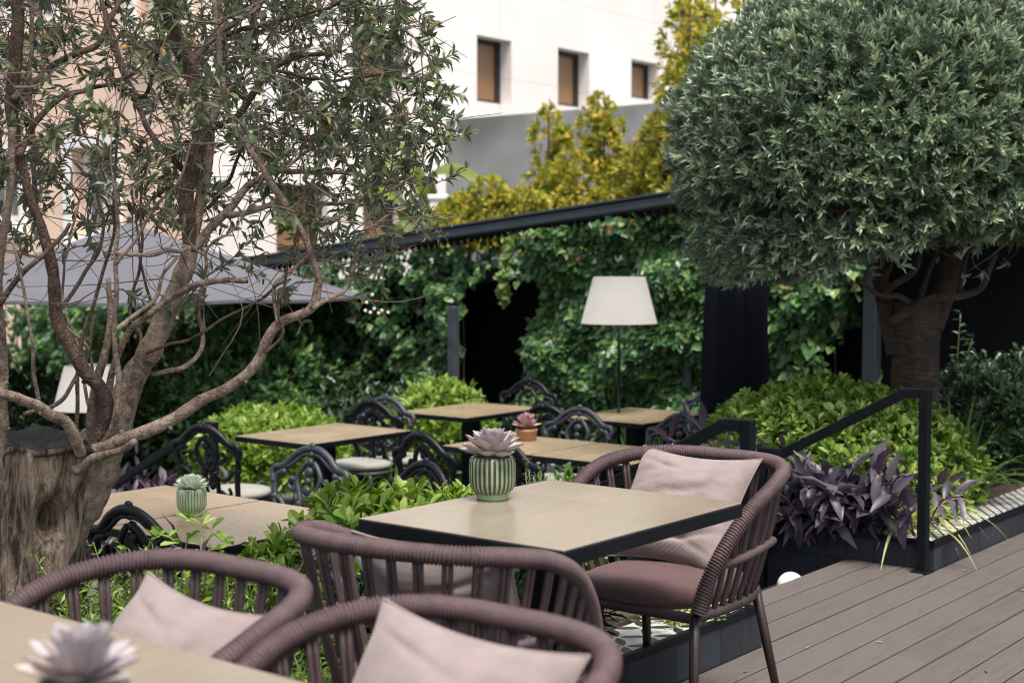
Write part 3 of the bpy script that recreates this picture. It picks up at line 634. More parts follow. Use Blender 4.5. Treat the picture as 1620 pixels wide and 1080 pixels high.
mb = MB(); pp = np.repeat(sp_, 3, 0) + rnd(180) * .022; leaves(mb, pp, unit(rnd(180) * .6 + (0, 0, -.7)), unit(rnd(180) * .5 + (-UX, -UY, .4)), .05 * rng.uniform(.7, 1.3, 180), .9, 'ivy'); mb.build('foliage', 'ivylight', hs, smooth=False)

# ================================================================== FURNITURE: rope dining chairs
RIM = [(0, .300, .785), (.12, .294, .785), (.215, .258, .782), (.280, .175, .772), (.312, .06, .748), (.306, -.07, .690), (.284, -.17, .600), (.262, -.235, .500), (.252, -.262, .425)]
def mirror(p): return [(-x, y, z) for x, y, z in p[:0:-1]] + list(p)
RIMC = even(spline(mirror(RIM), 400), .0013)
RING = [(0, .225, .405), (.12, .215, .405), (.19, .165, .405), (.225, .06, .405), (.232, -.08, .405), (.236, -.245, .41)]
RINGC = even(spline(mirror(RING), 300), .0016)
def at_frac(c, f): 
    d = np.concatenate(([0], np.cumsum(np.linalg.norm(np.diff(c, axis=0), axis=1)))); return np.array([np.interp(f * d[-1], d, c[:, k]) for k in range(3)])
def pillow_mesh(w_, h, th, seed):
    n = 64; g_ = np.linspace(-1, 1, n); X, Y = np.meshgrid(g_, g_, indexing='ij'); r = np.random.default_rng(seed)
    pinch = 1 - .10 * (1 - Y ** 2) * np.abs(X) ** 2; pin2 = 1 - .13 * (1 - X ** 2) * np.abs(Y) ** 2
    px, py = X * pinch * w_ / 2, Y * pin2 * h / 2
    t = ((1 - np.abs(X) ** 2.3) * (1 - np.abs(Y) ** 2.3)).clip(0, 1) ** .62 * th / 2
    q = np.stack((X, Y, 0 * X), -1).reshape(-1, 3)
    fold = -.010 * np.exp(-((Y + .62 - .22 * X + .05 * np.sin(5 * X)) / .05) ** 2) * (1 - X ** 2) - .007 * np.exp(-((Y + .40 - .35 * X) / .04) ** 2) * np.exp(-((X - .35) / .45) ** 2) - .006 * np.exp(-((Y - .50 + .30 * X) / .05) ** 2) * np.exp(-((X + .4) / .4) ** 2)
    wr = (noise3(q, seed, 2.2).reshape(n, n) * .06 + noise3(q * (1, 2.2, 1), seed + 2, 3.6).reshape(n, n) * .03) * t * 1.3
    cre = -.008 * np.exp(-((Y * .8 - .55 * X + .12 * np.sin(4 * X) - .1) / .07) ** 2) * (1 - X ** 2) * np.exp(-((X - .1) / .5) ** 2)
    cre += -.006 * np.exp(-((Y + .35 * X + .5) / .06) ** 2) * (1 - X ** 2)
    mb = MB(); i = (np.arange(n - 1)[:, None] * n + np.arange(n - 1)[None]).ravel(); uv = np.stack((X, Y), -1).reshape(-1, 2) * .5 + .5
    for sg in (1, -1):
        Z = sg * (t + wr + (cre + fold) * (t > .01)); Z[0], Z[-1], Z[:, 0], Z[:, -1] = 0, 0, 0, 0
        F = np.stack((i, i + n, i + n + 1, i + 1), 1); mb.add(np.stack((px, py, Z), -1).reshape(-1, 3), F if sg > 0 else F[:, ::-1].copy(), 0, uv)
    # piped seam
    e = [(px[k, 0], py[k, 0], 0) for k in range(n)] + [(px[-1, k], py[-1, k], 0) for k in range(1, n)] + [(px[k, -1], py[k, -1], 0) for k in range(n - 2, -1, -1)] + [(px[0, k], py[0, k], 0) for k in range(n - 2, -1, -1)]
    mb.tube(e, .0032, 6, cap=False)
    return mb
def xform(mb, M4):
    A4 = np.array(M4); mb.v = [v @ A4[:3, :3].T + A4[:3, 3] for v in mb.v]; return mb

def rope_chair():
    t = thing('rope_chair', 'x', 'chair')
    rim = MB().tube(RIMC, .0195, 12, wrap=(.0088, .0080)); rim.build('rim', 'rope', t)
    NR = 25
    for k in range(NR):
        f0 = .075 + .85 * k / (NR - 1); a = at_frac(RIMC, f0); b = at_frac(RINGC, .04 + .92 * k / (NR - 1)); a[2] -= .012
        tn = unit(at_frac(RIMC, f0 + .004) - at_frac(RIMC, f0 - .004)); c_ = MB()
        for s_ in (-1, 1):
            mid = (a + b) / 2 + unit(np.array((a[0], a[1], 0))) * .006
            c_.tube(spline([a + tn * .0068 * s_, mid + tn * .0062 * s_, b + tn * .0062 * s_], 9), .0062, 7)
        c_.build('cord', 'cord', t)
    for s_ in (-1, 1):
        br = [(s_ * .262, -.20, .545), (s_ * .285, -.08, .556), (s_ * .280, .05, .565), (s_ * .262, .15, .57)]
        MB().tube(even(spline(br, 80), .0015), .0115, 9, wrap=(.0082, .005)).build('side_rail', 'rope', t)
    ring = MB().tube(RINGC, .0145, 10, wrap=(.0084, .005)); ring.tube(even(np.array([(-.236, -.25, .408), (.236, -.25, .408)]), .01), .015, 10)
    ring.build('seat_frame', 'cord', t)
    sp2 = MB(); n = 40; th = np.linspace(0, 2 * math.pi, n, endpoint=False)
    def plan(s_): 
        x = .212 * s_ * np.sign(np.cos(th)) * np.abs(np.cos(th)) ** .62; y = -.035 + .225 * s_ * np.sign(np.sin(th)) * np.abs(np.sin(th)) ** .70; return x, y
    rows = [(0.02, .412), (.80, .412), (.96, .416), (1.0, .428), (1.015, .442), (1.0, .458), (.96, .468), (.85, .477), (.6, .483), (.3, .485), (.02, .4855)]
    V = []
    for s_, z in rows: x, y = plan(s_); V.append(np.stack((x, y, np.full(n, z) + .004 * np.sin(3 * x / .2 + 1) * (z > .47)), 1))
    V = np.array(V); i = np.arange(len(rows) - 1)[:, None] * n; j = np.arange(n)[None]; j2 = (j + 1) % n
    vv = V.reshape(-1, 3); sp2.add(vv, np.stack((i + j, i + j2, i + n + j2, i + n + j), -1).reshape(-1, 4), 0, vv[:, :2] * 2 + .5)
    sp2.build('seat_cushion', 'seatfab', t)
    for (x, y, dx, dy) in ((.238, -.252, .004, -.012), (-.238, -.252, -.004, -.012), (.195, .165, .05, .09), (-.195, .165, -.05, .09)):
        MB().tube([(x, y, .42), (x + dx * .5, y + dy * .5, .21), (x + dx, y + dy, .002)], (.0155, .014, .0105), 12).build('leg', 'legmetal', t)
    return t
rc0 = rope_chair()
GC = 'rope back dining chairs on the deck'
def facing(fx, fy): return math.atan2(fy, fx) + R(90)     # local -y is the front
ang_u = AZ
CHAIRS = []
def put_chair(x, y, face, label, pil=None, first=False):
    rz = face + R(90)
    c_ = rc0 if first else dup(rc0, (x, y, 0), rz, label, GC)
    c_.location = (x, y, 0); c_.rotation_euler = (0, 0, rz); c_['label'] = label; c_['group'] = GC
    if pil:
        w_, h, th, seed, lx, ly, lz, lean, roll, yaw, lab = pil
        Mx = Matrix.Translation((x, y, 0)) @ Matrix.Rotation(rz, 4, 'Z') @ Matrix.Translation((lx, ly, lz)) @ Matrix.Rotation(yaw, 4, 'Z') @ Matrix.Rotation(R(90) - lean, 4, 'X') @ Matrix.Rotation(roll, 4, 'Z')
        o = pillow_mesh(w_, h, th, seed).build('throw_pillow', 'pillow'); o.matrix_world = Mx
        tag(o, lab, 'pillow', 'pale pink pillows in the rope chairs')
    return c_
c1 = put_chair(.475, 4.22, AZ + math.pi, 'rope chair at the far end of the nearer clear table by the deck', (.43, .40, .15, 11, -.045, .125, .635, R(36), R(-1), R(0), 'pale pink ribbed pillow fully in view on the chair beside the black handrails'), True)
c2 = put_chair(-.15, 3.27, R(57), 'rope chair pushed under the potted table with its cord back turned this way', (.43, .38, .13, 12, -.075, .095, .615, R(26), R(0), R(0), 'pale pillow glimpsed through the cords of the chair pushed under the table'))
c3 = put_chair(-.725, 2.57, AZ + math.pi, 'rope chair nearest the olive trunk with a pink pillow', (.43, .40, .15, 13, -.01, .09, .595, R(38), R(-3), R(-3), 'pale pink pillow in the chair nearest the olive trunk'))
c4 = put_chair(-.185, 2.17, AZ + math.pi, 'rope chair closest to the viewer standing back to back with another', (.44, .40, .16, 14, -.01, .105, .625, R(34), R(-4), R(3), 'large creased pale pillow in the closest chair'))

# ================================================================== tables
def table(label, u, v, lu, lv, z0, ztop, top, th=.035, group=None, name='dining_table', rot=0.0):
    p = W(u, v, z0); t = thing(name, label, 'table', p, AZ + rot, group)
    b = MB(); b.box((0, 0, ztop - z0 - .002), (lu - .006, lv - .006, .004), bev=.001); b.build('tabletop', top, t, smooth=False)
    e = MB(); e.box((0, 0, ztop - z0 - .004 - th / 2), (lu, lv, th), bev=.0025); e.build('edge_frame', 'black', t, smooth=False)
    s_ = MB(); s_.box((0, 0, (ztop - z0 - .04 - th + .02) / 2 + .005), (.10, .10, ztop - z0 - .04 - th), bev=.004); s_.build('pedestal', 'black', t, smooth=False)
    k = MB(); k.box((0, 0, .008), (min(lu, .5), min(lv, .5), .016), bev=.003); k.build('base_plate', 'black', t, smooth=False)
    return t
def uvof(x, y): dx, dy = x - P0[0], y - P0[1]; return dx * UX + dy * UY, dx * VX + dy * VY
u_, v_ = uvof(.1147, 3.664)
table('wood topped table with the striped green and brown pot between three rope chairs', u_, v_, .805, .645, 0, .75, 'top', .036)
# table at the viewer's side: far edge runs along v through (-.95,2.635)-(-.33,2.18)
ue, ve = uvof(-.62, 2.40)
table('blurred wood topped table closest to the viewer carrying only a lilac rosette', ue - .41, ve + .28, .82, 1.5, 0, .75, 'top', .036)
TZ = -.40
GT = 'terrace tables below the deck'
table('terrace table under the green ribbed pot beside the olive trunk', -.80, 1.905, .80, .66, TZ, .35, 'top2', .03, GT)
table('terrace table half hidden by the olive trunk, pushed against the ribbed pot table', -.80, 2.575, .80, .66, TZ, .35, 'top2', .03, GT)
table('bare terrace table with a black pedestal before the pale yellow green shrub', 1.46, 3.77, .86, .64, TZ, .35, 'top2', .03, GT)
table('terrace table in front of the round bright shrub', 3.04, 3.94, .84, .62, TZ, .35, 'top2', .03, GT)
table('terrace table with the terracotta pot of pink succulent', 1.80, 2.52, .66, .62, TZ, .35, 'top2', .03, GT)
table('terrace table next to the terracotta pot table, nearest the handrails', 1.80, 1.89, .66, .62, TZ, .35, 'top2', .03, GT)
table('terrace table right below the tall floor lamp', 3.46, 2.84, .80, .64, TZ, .35, 'top2', .03, GT)

# ================================================================== cast iron chairs
def iron_chair():
    t = thing('iron_chair', 'x', 'chair')
    yb = lambda z: .19 + (z - .45) * .22
    def L(p): return [(x, yb(z), z) for x, z in p]
    b = MB()
    for s_ in (-1, 1):
        b.tube(spline(L([(s_ * .17, .42), (s_ * .185, .54), (s_ * .205, .63), (s_ * .215, .69), (s_ * .20, .735), (s_ * .165, .745)]), 26), 0.0163, 8)
        b.tube(spline(L([(s_ * .222, .70), (s_ * .238, .735), (s_ * .225, .765), (s_ * .195, .77), (s_ * .16, .785), (s_ * .11, .83), (s_ * .05, .862), (0, .868)]), 34), 0.0175, 8)
        b.tube(spline(L([(s_ * .19, .76), (s_ * .14, .775), (s_ * .10, .80), (s_ * .05, .835), (0, .84)]), 20), 0.0117, 7)
        b.tube(spline(L([(s_ * .035, .43), (s_ * .045, .54), (s_ * .03, .60), (s_ * .055, .66), (s_ * .075, .72), (s_ * .05, .77), (s_ * .02, .80)]), 26), 0.0143, 7)
        b.tube(spline(L([(s_ * .04, .60), (s_ * .09, .565), (s_ * .13, .575), (s_ * .165, .61), (s_ * .205, .625)]), 18), 0.0130, 7)
        b.tube(spline(L([(s_ * .06, .68), (s_ * .10, .665), (s_ * .125, .69), (s_ * .11, .72), (s_ * .085, .71)]), 16), 0.0104, 6)
        b.tube(spline(L([(s_ * .06, .50), (s_ * .10, .47), (s_ * .13, .49), (s_ * .12, .52)]), 12), 0.0104, 6)
        for (x, z, r_) in ((.222, .70, .018), (.04, .60, .017), (.03, .865, .016), (.06, .855, .014), (.205, .625, .017), (.11, .715, .013), (.09, .842, .012), (.165, .745, .016)):
            b.ball((s_ * x, yb(z), z), r_ * 1.2, 8, 6)
    for (z, r_) in ((.88, .020), (.84, .017), (.80, .022), (.755, .026), (.71, .020), (.665, .026), (.62, .020), (.57, .018), (.52, .02)):
        b.ball((0, yb(z) - .006, z), (r_ * 1.1, r_ * .7, r_), 8, 6)
    b.build('backrest', 'iron', t)
    pr = [(.02, .405), (.17, .405), (.208, .41), (.215, .42), (.208, .432), (.02, .434)]
    MB().lathe(pr, 28).build('seat', 'iron', t)
    pr = [(.01, .437), (.17, .437), (.197, .445), (.203, .462), (.195, .478), (.15, .486), (.01, .489)]
    MB().lathe(pr, 28).build('seat_pad', 'cushwhite', t)
    for (x, y) in ((.15, -.14), (-.15, -.14), (.14, .15), (-.14, .15)):
        k = np.array((x, y, 0)) / .2
        MB().tube(spline([(x, y, .41), (x * 1.22, y * 1.22, .34), (x * 1.12, y * 1.12, .2), (x * 1.05, y * 1.05, .08), (x * 1.30, y * 1.30, .004)], 18), np.linspace(.019, .012, 18), 8).build('leg', 'iron', t)
    return t
ic0 = iron_chair(); GI = 'ornate black iron chairs on the terrace'
IC = [(-1.03, 1.98, 0, 6, 'ornate iron chair just beside the olive trunk in front of the ribbed pot table', 0),
      (.02, 2.62, 180, 6, 'ornate grey black iron chair right behind the green ribbed pot', 1),
      (-.02, 1.90, 180, -8, 'ornate iron chair half hidden by the bright shrub behind the ribbed pot table', 0),
      (.84, 3.86, 0, 10, 'ornate iron chair with white pad at the near end of the bare pedestal table', 0),
      (2.10, 4.08, 180, 10, 'ornate iron chair at the far end of the bare pedestal table', 1),
      (2.42, 4.06, 0, 4, 'ornate iron chair at the near end of the table by the round bright shrub', 0),
      (1.32, 2.58, 0, -6, 'ornate iron chair behind the striped pot', 0),
      (1.30, 1.98, 0, -8, 'ornate iron chair between the striped pot and the pink pillow', 0),
      (2.34, 2.66, 180, 8, 'ornate iron chair right behind the terracotta pot', 1),
      (2.44, 2.04, 180, -5, 'ornate iron chair facing the table nearest the handrails', 1),
      (3.78, 4.16, 180, 10, 'ornate iron chair standing before the black doorway', 0),
      (2.90, 3.00, 0, 5, 'ornate iron chair under the floor lamp stem on the near side of its table', 0),
      (4.10, 2.78, 180, -4, 'ornate iron chair on the far side of the lamp table against the ivy', 1)]
for k, (u, v, fdeg, jit, lb, worn) in enumerate(IC):
    p = W(u, v, TZ); rz = AZ + R(fdeg + jit) + R(90)
    if k == 0: o = ic0; o.location = p; o.rotation_euler = (0, 0, rz); o['label'] = lb; o['group'] = GI
    else: o = dup(ic0, p, rz, lb, GI)
    if worn:
        for ch in o.children:
            if ch.name.split('.')[0] in ('backrest', 'leg', 'seat'):
                ch.data = ch.data.copy(); ch.data.materials.clear(); ch.data.materials.append(M['iron_worn'])

# ================================================================== pots and succulents
def ribbed_pot(label, loc, ridge, groove, s=1.0, n=34, gw_=.52, name='ribbed_pot', group='ribbed glazed pots'):
    t = thing(name, label, 'pot', loc, 0, group)
    prof = [(.0, .0), (.038, .0), (.0415, .002), (.042, .010), (.0405, .0145), (.043, .018), (.053, .026), (.0585, .038), (.0605, .055), (.0605, .080), (.0600, .100), (.0580, .109), (.0545, .1135), (.0495, .114), (.047, .110), (.046, .09)]
    prof = np.array(prof) * s; seg = n * 8
    def rf(r, th, z):
        msk = np.clip((z - .017 * s) / (.008 * s), 0, 1) * np.clip((.113 * s - z) / (.005 * s), 0, 1) * (r > .047 * s)
        return r + s * .0024 * (np.abs(np.cos(th * n / 2)) ** .8 - .6) * msk
    th = (np.arange(seg) + .5) / seg * 2 * math.pi; isg = (np.abs(np.cos(th * n / 2)) < gw_)
    mi = np.zeros((len(prof) - 1, seg), int); mi[5:12] = isg[None].astype(int)
    mb = MB().lathe(prof, seg, rf=rf, mi=mi.ravel()); mb.build('pot_body', [ridge, groove], t)
    so = MB().lathe([(.0, .103 * s), (.046 * s, .102 * s)], 24); so.build('soil', 'soil', t)
    return t
def succulent(mb, c, R0, H, n=46, seed=1, up=1.0, wid=.46):
    r = np.random.default_rng(seed); c = np.asarray(c, float); rows = 7; cols = 5
    for i in range(n):
        f = (i + .5) / n; az = i * 2.39996 + r.normal() * .08; el = R(84) * (1 - f) ** .8 * up + R(-4) * f + r.normal() * .05
        L = R0 * (.34 + .66 * f ** .75) * r.uniform(.92, 1.06); Wd = L * wid * r.uniform(.9, 1.1) * (1.25 - .3 * f); th = L * .10
        ts = np.linspace(0, 1, rows); prof = np.interp(ts, [0, .3, .6, .8, .93, 1], [.42, .72, 1, .86, .42, .03])
        d = np.array((math.cos(az) * math.cos(el), math.sin(az) * math.cos(el), math.sin(el))); sd_ = np.array((-math.sin(az), math.cos(az), 0)); nn = np.cross(d, sd_) * 1.0
        if nn[2] < 0: nn = -nn
        V = []
        for side in (1, -1):
            for a, w_ in zip(ts, prof):
                for b in np.linspace(-1, 1, cols):
                    lift = L * .16 * a ** 2 + (b * b) * Wd * .16 * w_ ; bod = (side * th * .5 * (1 - b * b) * (1 - .55 * a)) if side < 0 else 0
                    V.append(d * L * a + sd_ * b * w_ * Wd / 2 + nn * (lift + bod - .02 * L))
        V = np.array(V) + c + np.array((0, 0, H * (1 - f) * .55)); i0 = (np.arange(rows - 1)[:, None] * cols + np.arange(cols - 1)[None]).ravel()
        F = np.stack((i0, i0 + 1, i0 + cols + 1, i0 + cols), 1); nv = rows * cols
        mb.add(V, np.vstack((F[:, ::-1], F + nv)))
    return mb
def rosette(label, loc, R0, H, n, seed, m_, up=1.0, wid=.46, name='succulent'):
    t = thing(name, label, 'succulent', loc, 0, 'succulents on the tables')
    succulent(MB(), (0, 0, 0), R0, H, n, seed, up, wid).build('leaves', m_, t)
    s_ = MB().tube([(0, 0, -.03), (0, 0, .012)], .010, 8); s_.build('stem', 'stem', t); return t
pc = P(779, 786, 3.83); pc[2] = .75
ribbed_pot('green and brown striped glazed pot on the table between the rope chairs', pc, 'glaze_green', 'glaze_brown', 1.03, 28, .74)
rosette('lilac grey succulent rosette in the striped pot', pc + (0, 0, .120), .098, .045, 54, 3, 'succ_lilac', .95, .54)
p1 = np.array((-1.315, 5.79, .35))
ribbed_pot('light green ribbed glazed pot on the terrace table by the olive trunk', p1, 'glaze_light', 'glaze_groove', 1.0, 30)
rosette('pale green bunched succulent in the light green ribbed pot', p1 + (0, 0, .112), .078, .035, 150, 5, 'succ_green', .95, .27)
pf = np.array((-.55, 1.79, .75))
ribbed_pot('ribbed pot below the blurred lilac rosette on the closest table', pf, 'glaze_green', 'glaze_brown', 1.0, 30)
rosette('large blurred lilac rosette on the closest table', pf + (0, 0, .112), .092, .055, 40, 9, 'succ_lilac', 1.0, .46)
p2 = W(1.95, 2.60, .35)
t = thing('terracotta_pot', 'small orange terracotta pot on a terrace table', 'pot', p2, 0)
MB().lathe([(0, 0), (.050, 0), (.056, .008), (.062, .05), (.065, .055), (.065, .066), (.060, .067), (.056, .058)], 28).build('pot_body', 'terracotta', t)
MB().lathe([(0, .056), (.058, .054)], 20).build('soil', 'soil', t)
rosette('pink succulent in the orange terracotta pot', p2 + (0, 0, .075), .095, .08, 44, 12, 'succ_pink', 1.1, .5)

# ================================================================== handrails
def rail(label, u, v, z0, ztop, zl, run, flat, zbase):
    p = W(u, v, z0); t = thing('handrail', label, 'handrail', p, AZ, 'black metal stair handrails')
    q = .044; h = ztop - z0; hl = zl - z0
    MB().box((0, 0, h / 2), (q, q, h), bev=.003).build('post', 'black', t, smooth=False)
    MB().box((0, 0, .004), (q * 1.9, q * 1.9, .008), bev=.002).build('foot_plate', 'black', t, smooth=False)
    r_ = MB(); a = np.array((0, q / 2 + .002, h - q / 2)); b = np.array((0, .09, h - q / 2)); c_ = np.array((0, run, hl)); d = np.array((0, run + flat, hl))
    for s_, e in ((a, b), (b, c_), (c_, d)):
        dd = (e - s_) / np.linalg.norm(e - s_); up = np.array((0, -dd[2], dd[1])); ex = .010
        r_.box((s_ + e) / 2, (q - (.002 if s_ is b else 0), np.linalg.norm(e - s_) + (ex if s_ is b else 0), q), np.stack(((1.0, 0, 0), dd, up), 1), bev=.003)
    r_.build('rail', 'black', t, smooth=False)
    hb = zbase - z0; MB().box((0, run + flat + q / 2 + .001, (hl + q / 2 + hb) / 2), (q, q, hl + q / 2 - hb), bev=.003).build('post', 'black', t, smooth=False)
rail('black sloping handrail in front of the purple plants, its tall post on the deck', 1.542, .03, 0, .825, .475, .70, .085, -.26)
rail('black sloping handrail partly hidden by the rope chair and pink pillow', -.035, .045, .155, .825, .475, .70, .085, -.40)
rail('black handrail running down to the lower garden behind the terrace chairs', .93, 4.16, TZ, .435, -.04, .98, .08, -1.04)

# ================================================================== lamps, parasols
def floor_lamp():
    t = thing('floor_lamp', 'x', 'lamp')
    MB().lathe([(0, 0), (.16, 0), (.165, .006), (.16, .014), (.03, .022), (.012, .05), (.0115, 1.36), (0, 1.36)], 28).build('stand', 'black', t)
    sh = MB().lathe([(.262, 1.365), (.260, 1.363), (.178, 1.678), (.173, 1.680), (.171, 1.676), (.254, 1.367), (.262, 1.365)], 48); sh.build('lamp_shade', 'lampshade', t)
    sp = MB()
    for k in range(3): a = k * 2.094; sp.tube([(0, 0, 1.65), (.172 * math.cos(a), .172 * math.sin(a), 1.66)], .003, 5)
    sp.tube([(0, 0, 1.35), (0, 0, 1.65)], .006, 6); sp.build('shade_support', 'black', t)
    MB().ball((0, 0, 1.5), (.035, .035, .05), 12, 8).build('bulb', 'globe', t)
    return t
l1 = floor_lamp(); lp = P(979, 600, 9.7); l1.location = (lp[0], lp[1], TZ); l1['label'] = 'tall floor lamp with white conical shade in front of the ivy by the doorway'; l1['group'] = 'white shaded floor lamps'
lp2 = P(142, 600, 10.3); dup(l1, (lp2[0], lp2[1], -1.05), 0, 'white shaded floor lamp seen behind the olive branches in the lower garden', 'white shaded floor lamps')

pz = P(205, 352, 12.3); zr = 1.10
pt = thing('parasol', 'open grey blue canvas parasol spread behind the olive branches', 'parasol', (pz[0], pz[1], -1.05))
K = 8; a0 = R(-7); Rp = 2.08; cz = pz[2] + 1.05; ez = zr + 1.05; mb = MB()
for k in range(K):
    n = 8; V = []; 
    for i in range(n + 1):
        f = i / n; r_ = Rp * f; 
        for j in range(n + 1):
            g_ = j / n; a = a0 + (k + g_) * 2 * math.pi / K; rr = r_ * math.cos(math.pi / K) / math.cos((g_ - .5) * 2 * math.pi / K)
            sag = -.035 * f * 4 * g_ * (1 - g_) - .05 * math.sin(math.pi * f); z = cz + (ez - cz) * f + sag * .6
            V.append((rr * math.cos(a), rr * math.sin(a), z))
    m_ = n + 1; i0 = (np.arange(n)[:, None] * m_ + np.arange(n)[None]).ravel(); mb.add(V, np.stack((i0, i0 + m_, i0 + m_ + 1, i0 + 1), 1))
    e = np.array(V[-m_:]); e2 = e + (0, 0, -.025); mb.add(np.vstack((e, e2)), [(j, j + 1, m_ + j + 1, m_ + j) for j in range(n)])
mb.build('canopy', 'parasol', pt)
MB().tube([(0, 0, .05), (0, 0, cz + .05)], .026, 12).build('pole', 'black', pt)
MB().lathe([(0, 0), (.32, 0), (.33, .02), (.3, .05), (.05, .08), (.03, .3)], 28).build('base', 'black', pt)
for k in range(K):
    a = a0 + k * 2 * math.pi / K; MB().tube([(0, 0, cz - .03), (Rp * math.cos(a) * .99, Rp * math.sin(a) * .99, ez - .03)], .008, 6).build('rib', 'black', pt)
lb = thing('string_lights', 'cluster of small glowing globe bulbs hanging by the parasol edge', 'lights', P(592, 470, 11.3), 0, world=True)
c_ = MB(); c_.tube(spline([P(588, 420, 11.3), P(590, 463, 11.3), P(578, 490, 11.3), P(596, 500, 11.3), P(616, 492, 11.3)], 30), .003, 5); c_.build('cable', 'black', lb)
for (x, y) in ((589, 466), (580, 478), (578, 491), (586, 494), (592, 488), (599, 495), (604, 491), (614, 494)): MB().ball(P(x, y, 11.27), .011, 10, 6).build('bulb', 'bulb', lb)

cz_ = P(1163, 600, 9.25); ct = thing('folded_parasol', 'tall folded parasol in dark navy cloth beside the clipped olive', 'parasol', (cz_[0], cz_[1], TZ))
def rf(r, th, z): return r * (1 + .10 * np.sin(th * 7 + z * 1.3) + .05 * np.sin(th * 13 + 1 + z * 3))
zz = np.linspace(.12, 2.35, 30); MB().lathe(np.stack((np.interp(zz, [.12, .2, .5, 1.2, 1.6, 2.0, 2.35], [.185, .195, .205, .20, .19, .13, .03]), zz), 1), 90, rf=rf).build('cloth', 'navycloth', ct)
MB().tube([(0, 0, 0), (0, 0, 2.45)], .024, 10).build('pole', 'black', ct)
MB().lathe([(0, 0), (.28, 0), (.29, .03), (.25, .06), (0, .06)], 24).build('base', 'black', ct)
gb = P(1251, 926, 6.35); t = thing('path_light', 'small white globe light half hidden below the deck edge by the stairs', 'light', (gb[0], gb[1], gb[2] - .3), 0)
MB().ball((0, 0, .3), .062, 24, 14).build('globe', 'globe', t); MB().tube([(0, 0, .0), (0, 0, .25)], .02, 10).build('stem', 'black', t)

# ================================================================== LEFT OLIVE TREE
OY = 4.2
ob = P(45, 1080, OY); ob[2] = .10
ot = thing('olive_tree', 'gnarled old olive tree with a sawn hollow stump and sparse silvery crown', 'tree', ob, 0, world=True)
tk = MB(); n = 120; zs = np.linspace(.02, .875, 90); th = np.linspace(0, 2 * math.pi, n, endpoint=False); V = []
for z in zs:
    f = (z - .02) / .855; c = P(45 - 4 * math.sin(f * 3), 700, OY); cx = c[0] + .035 * f ** 3; rr = np.interp(f, [0, .1, .3, .6, .85, 1], [.205, .178, .165, .158, .163, .168])
    q = np.stack((np.cos(th) * 1.0, np.sin(th) * 1.0, np.full(n, z * 1.6)), 1)
    lump = .13 * noise3(q, 21, 2.6) + .06 * noise3(q * (1, 1, .8), 22, 7) + .035 * noise3(q * (2.2, 2.2, .5), 23, 9)
    hol = -.75 * np.exp(-(((th - R(309)) / .24) ** 2 + ((z - .645) / .05) ** 2)) + .12 * np.exp(-(((th - R(332)) / .3) ** 2 + ((z - .47) / .05) ** 2)) - .3 * np.exp(-(((th - R(338)) / .16) ** 2 + ((z - .50) / .03) ** 2)) - .16 * np.exp(-((th - R(288) - .25 * np.sin(z * 6)) / .10) ** 2) - .12 * np.exp(-((th - R(262)) / .12) ** 2) + .05 * np.sin(th * 9 + z * 5) * np.sin(th * 5)
    flare = .30 * f ** 4 * np.exp(-((np.angle(np.exp(1j * (th - R(-20))))) / .7) ** 2)
    r_ = rr * (1 + lump + hol + flare); V.append(np.stack((cx + r_ * np.cos(th), OY + r_ * np.sin(th), np.full(n, z) + (.03 * noise3(q, 31, 3) * (f > .97))), 1))
V = np.array(V); i = np.arange(len(zs) - 1)[:, None] * n; j = np.arange(n)[None]; j2 = (j + 1) % n
tk.add(V.reshape(-1, 3), np.stack((i + j, i + j2, i + n + j2, i + n + j), -1).reshape(-1, 4))
trunk = tk.build('trunk', 'bark', ot)
cc = V[-1].mean(0); cap = MB(); nz_ = .02 * noise3(V[-1] * 60, 9, 1.0)[:, None] * np.array((0, 0, 1.0)); rows = [V[-1] + (0, 0, .001), cc + (V[-1] - cc) * .85 + (0, 0, .004) + nz_, cc + (V[-1] - cc) * .5 + (0, 0, -.012) + nz_ * .8, cc + (V[-1] - cc) * .2 + (0, 0, -.03), np.repeat(cc[None], n, 0) + (0, 0, -.035)]
cap.add(np.vstack(rows), np.concatenate([np.stack((k * n + j[0], k * n + j2[0], k * n + n + j2[0], k * n + n + j[0]), 1) for k in range(4)])); 
kn = cap.build('sawn_face', 'bark_cut', trunk); kn.location = (0, 0, 0)
kn.data.transform(Matrix.Translation(-Vector(ob)))

NODES = []
def limb(pts, r0, r1, dy0=0.0, dy1=0.0, m_='limb', node=True, knots=True, name='branch', rl=None):
    K = len(pts); p3 = np.array([P(x, y, OY + dy0 + (dy1 - dy0) * k / (K - 1)) for k, (x, y) in enumerate(pts)]); c = even(spline(p3, K * 14), .012)
    rad = (np.linspace(r0, r1, len(c)) if rl is None else np.interp(np.linspace(0, 1, len(c)), np.linspace(0, 1, len(rl)), rl)) * .00187 * (.80 if r0 > 13 else .76); q = c * 14
    rad = rad * (1 + .10 * noise3(q, len(pts) * 7 + int(r0 * 10), 1.6) + .05 * noise3(q, 3, 4))
    c2 = c + .007 * np.stack([noise3(q, 40 + k, 1.5) for k in range(3)], 1)
    mb = MB().tube(c2, rad, 14 if r0 > 8 else 9)
    if knots and 5 < r0 < 20:
        for k in range(8, len(c) - 4, 11):
            a = rng.uniform(0, 6.28); s_ = np.array((math.cos(a), -.5, math.sin(a))); mb.tube([c2[k], c2[k] + s_ * rad[k] * 1.0, c2[k] + s_ * rad[k] * 1.35], (rad[k] * .45, rad[k] * .34, rad[k] * .2), 7)
    mb.build(name, m_, ot)
    if node: NODES.append(c2[::2])
limb([(85, 870), (118, 800), (145, 742), (168, 690), (200, 625), (240, 545), (275, 470), (292, 420), (300, 385)], 26, 17, .02, .0, rl=[44, 52, 54, 46, 28, 24, 22, 19, 17])
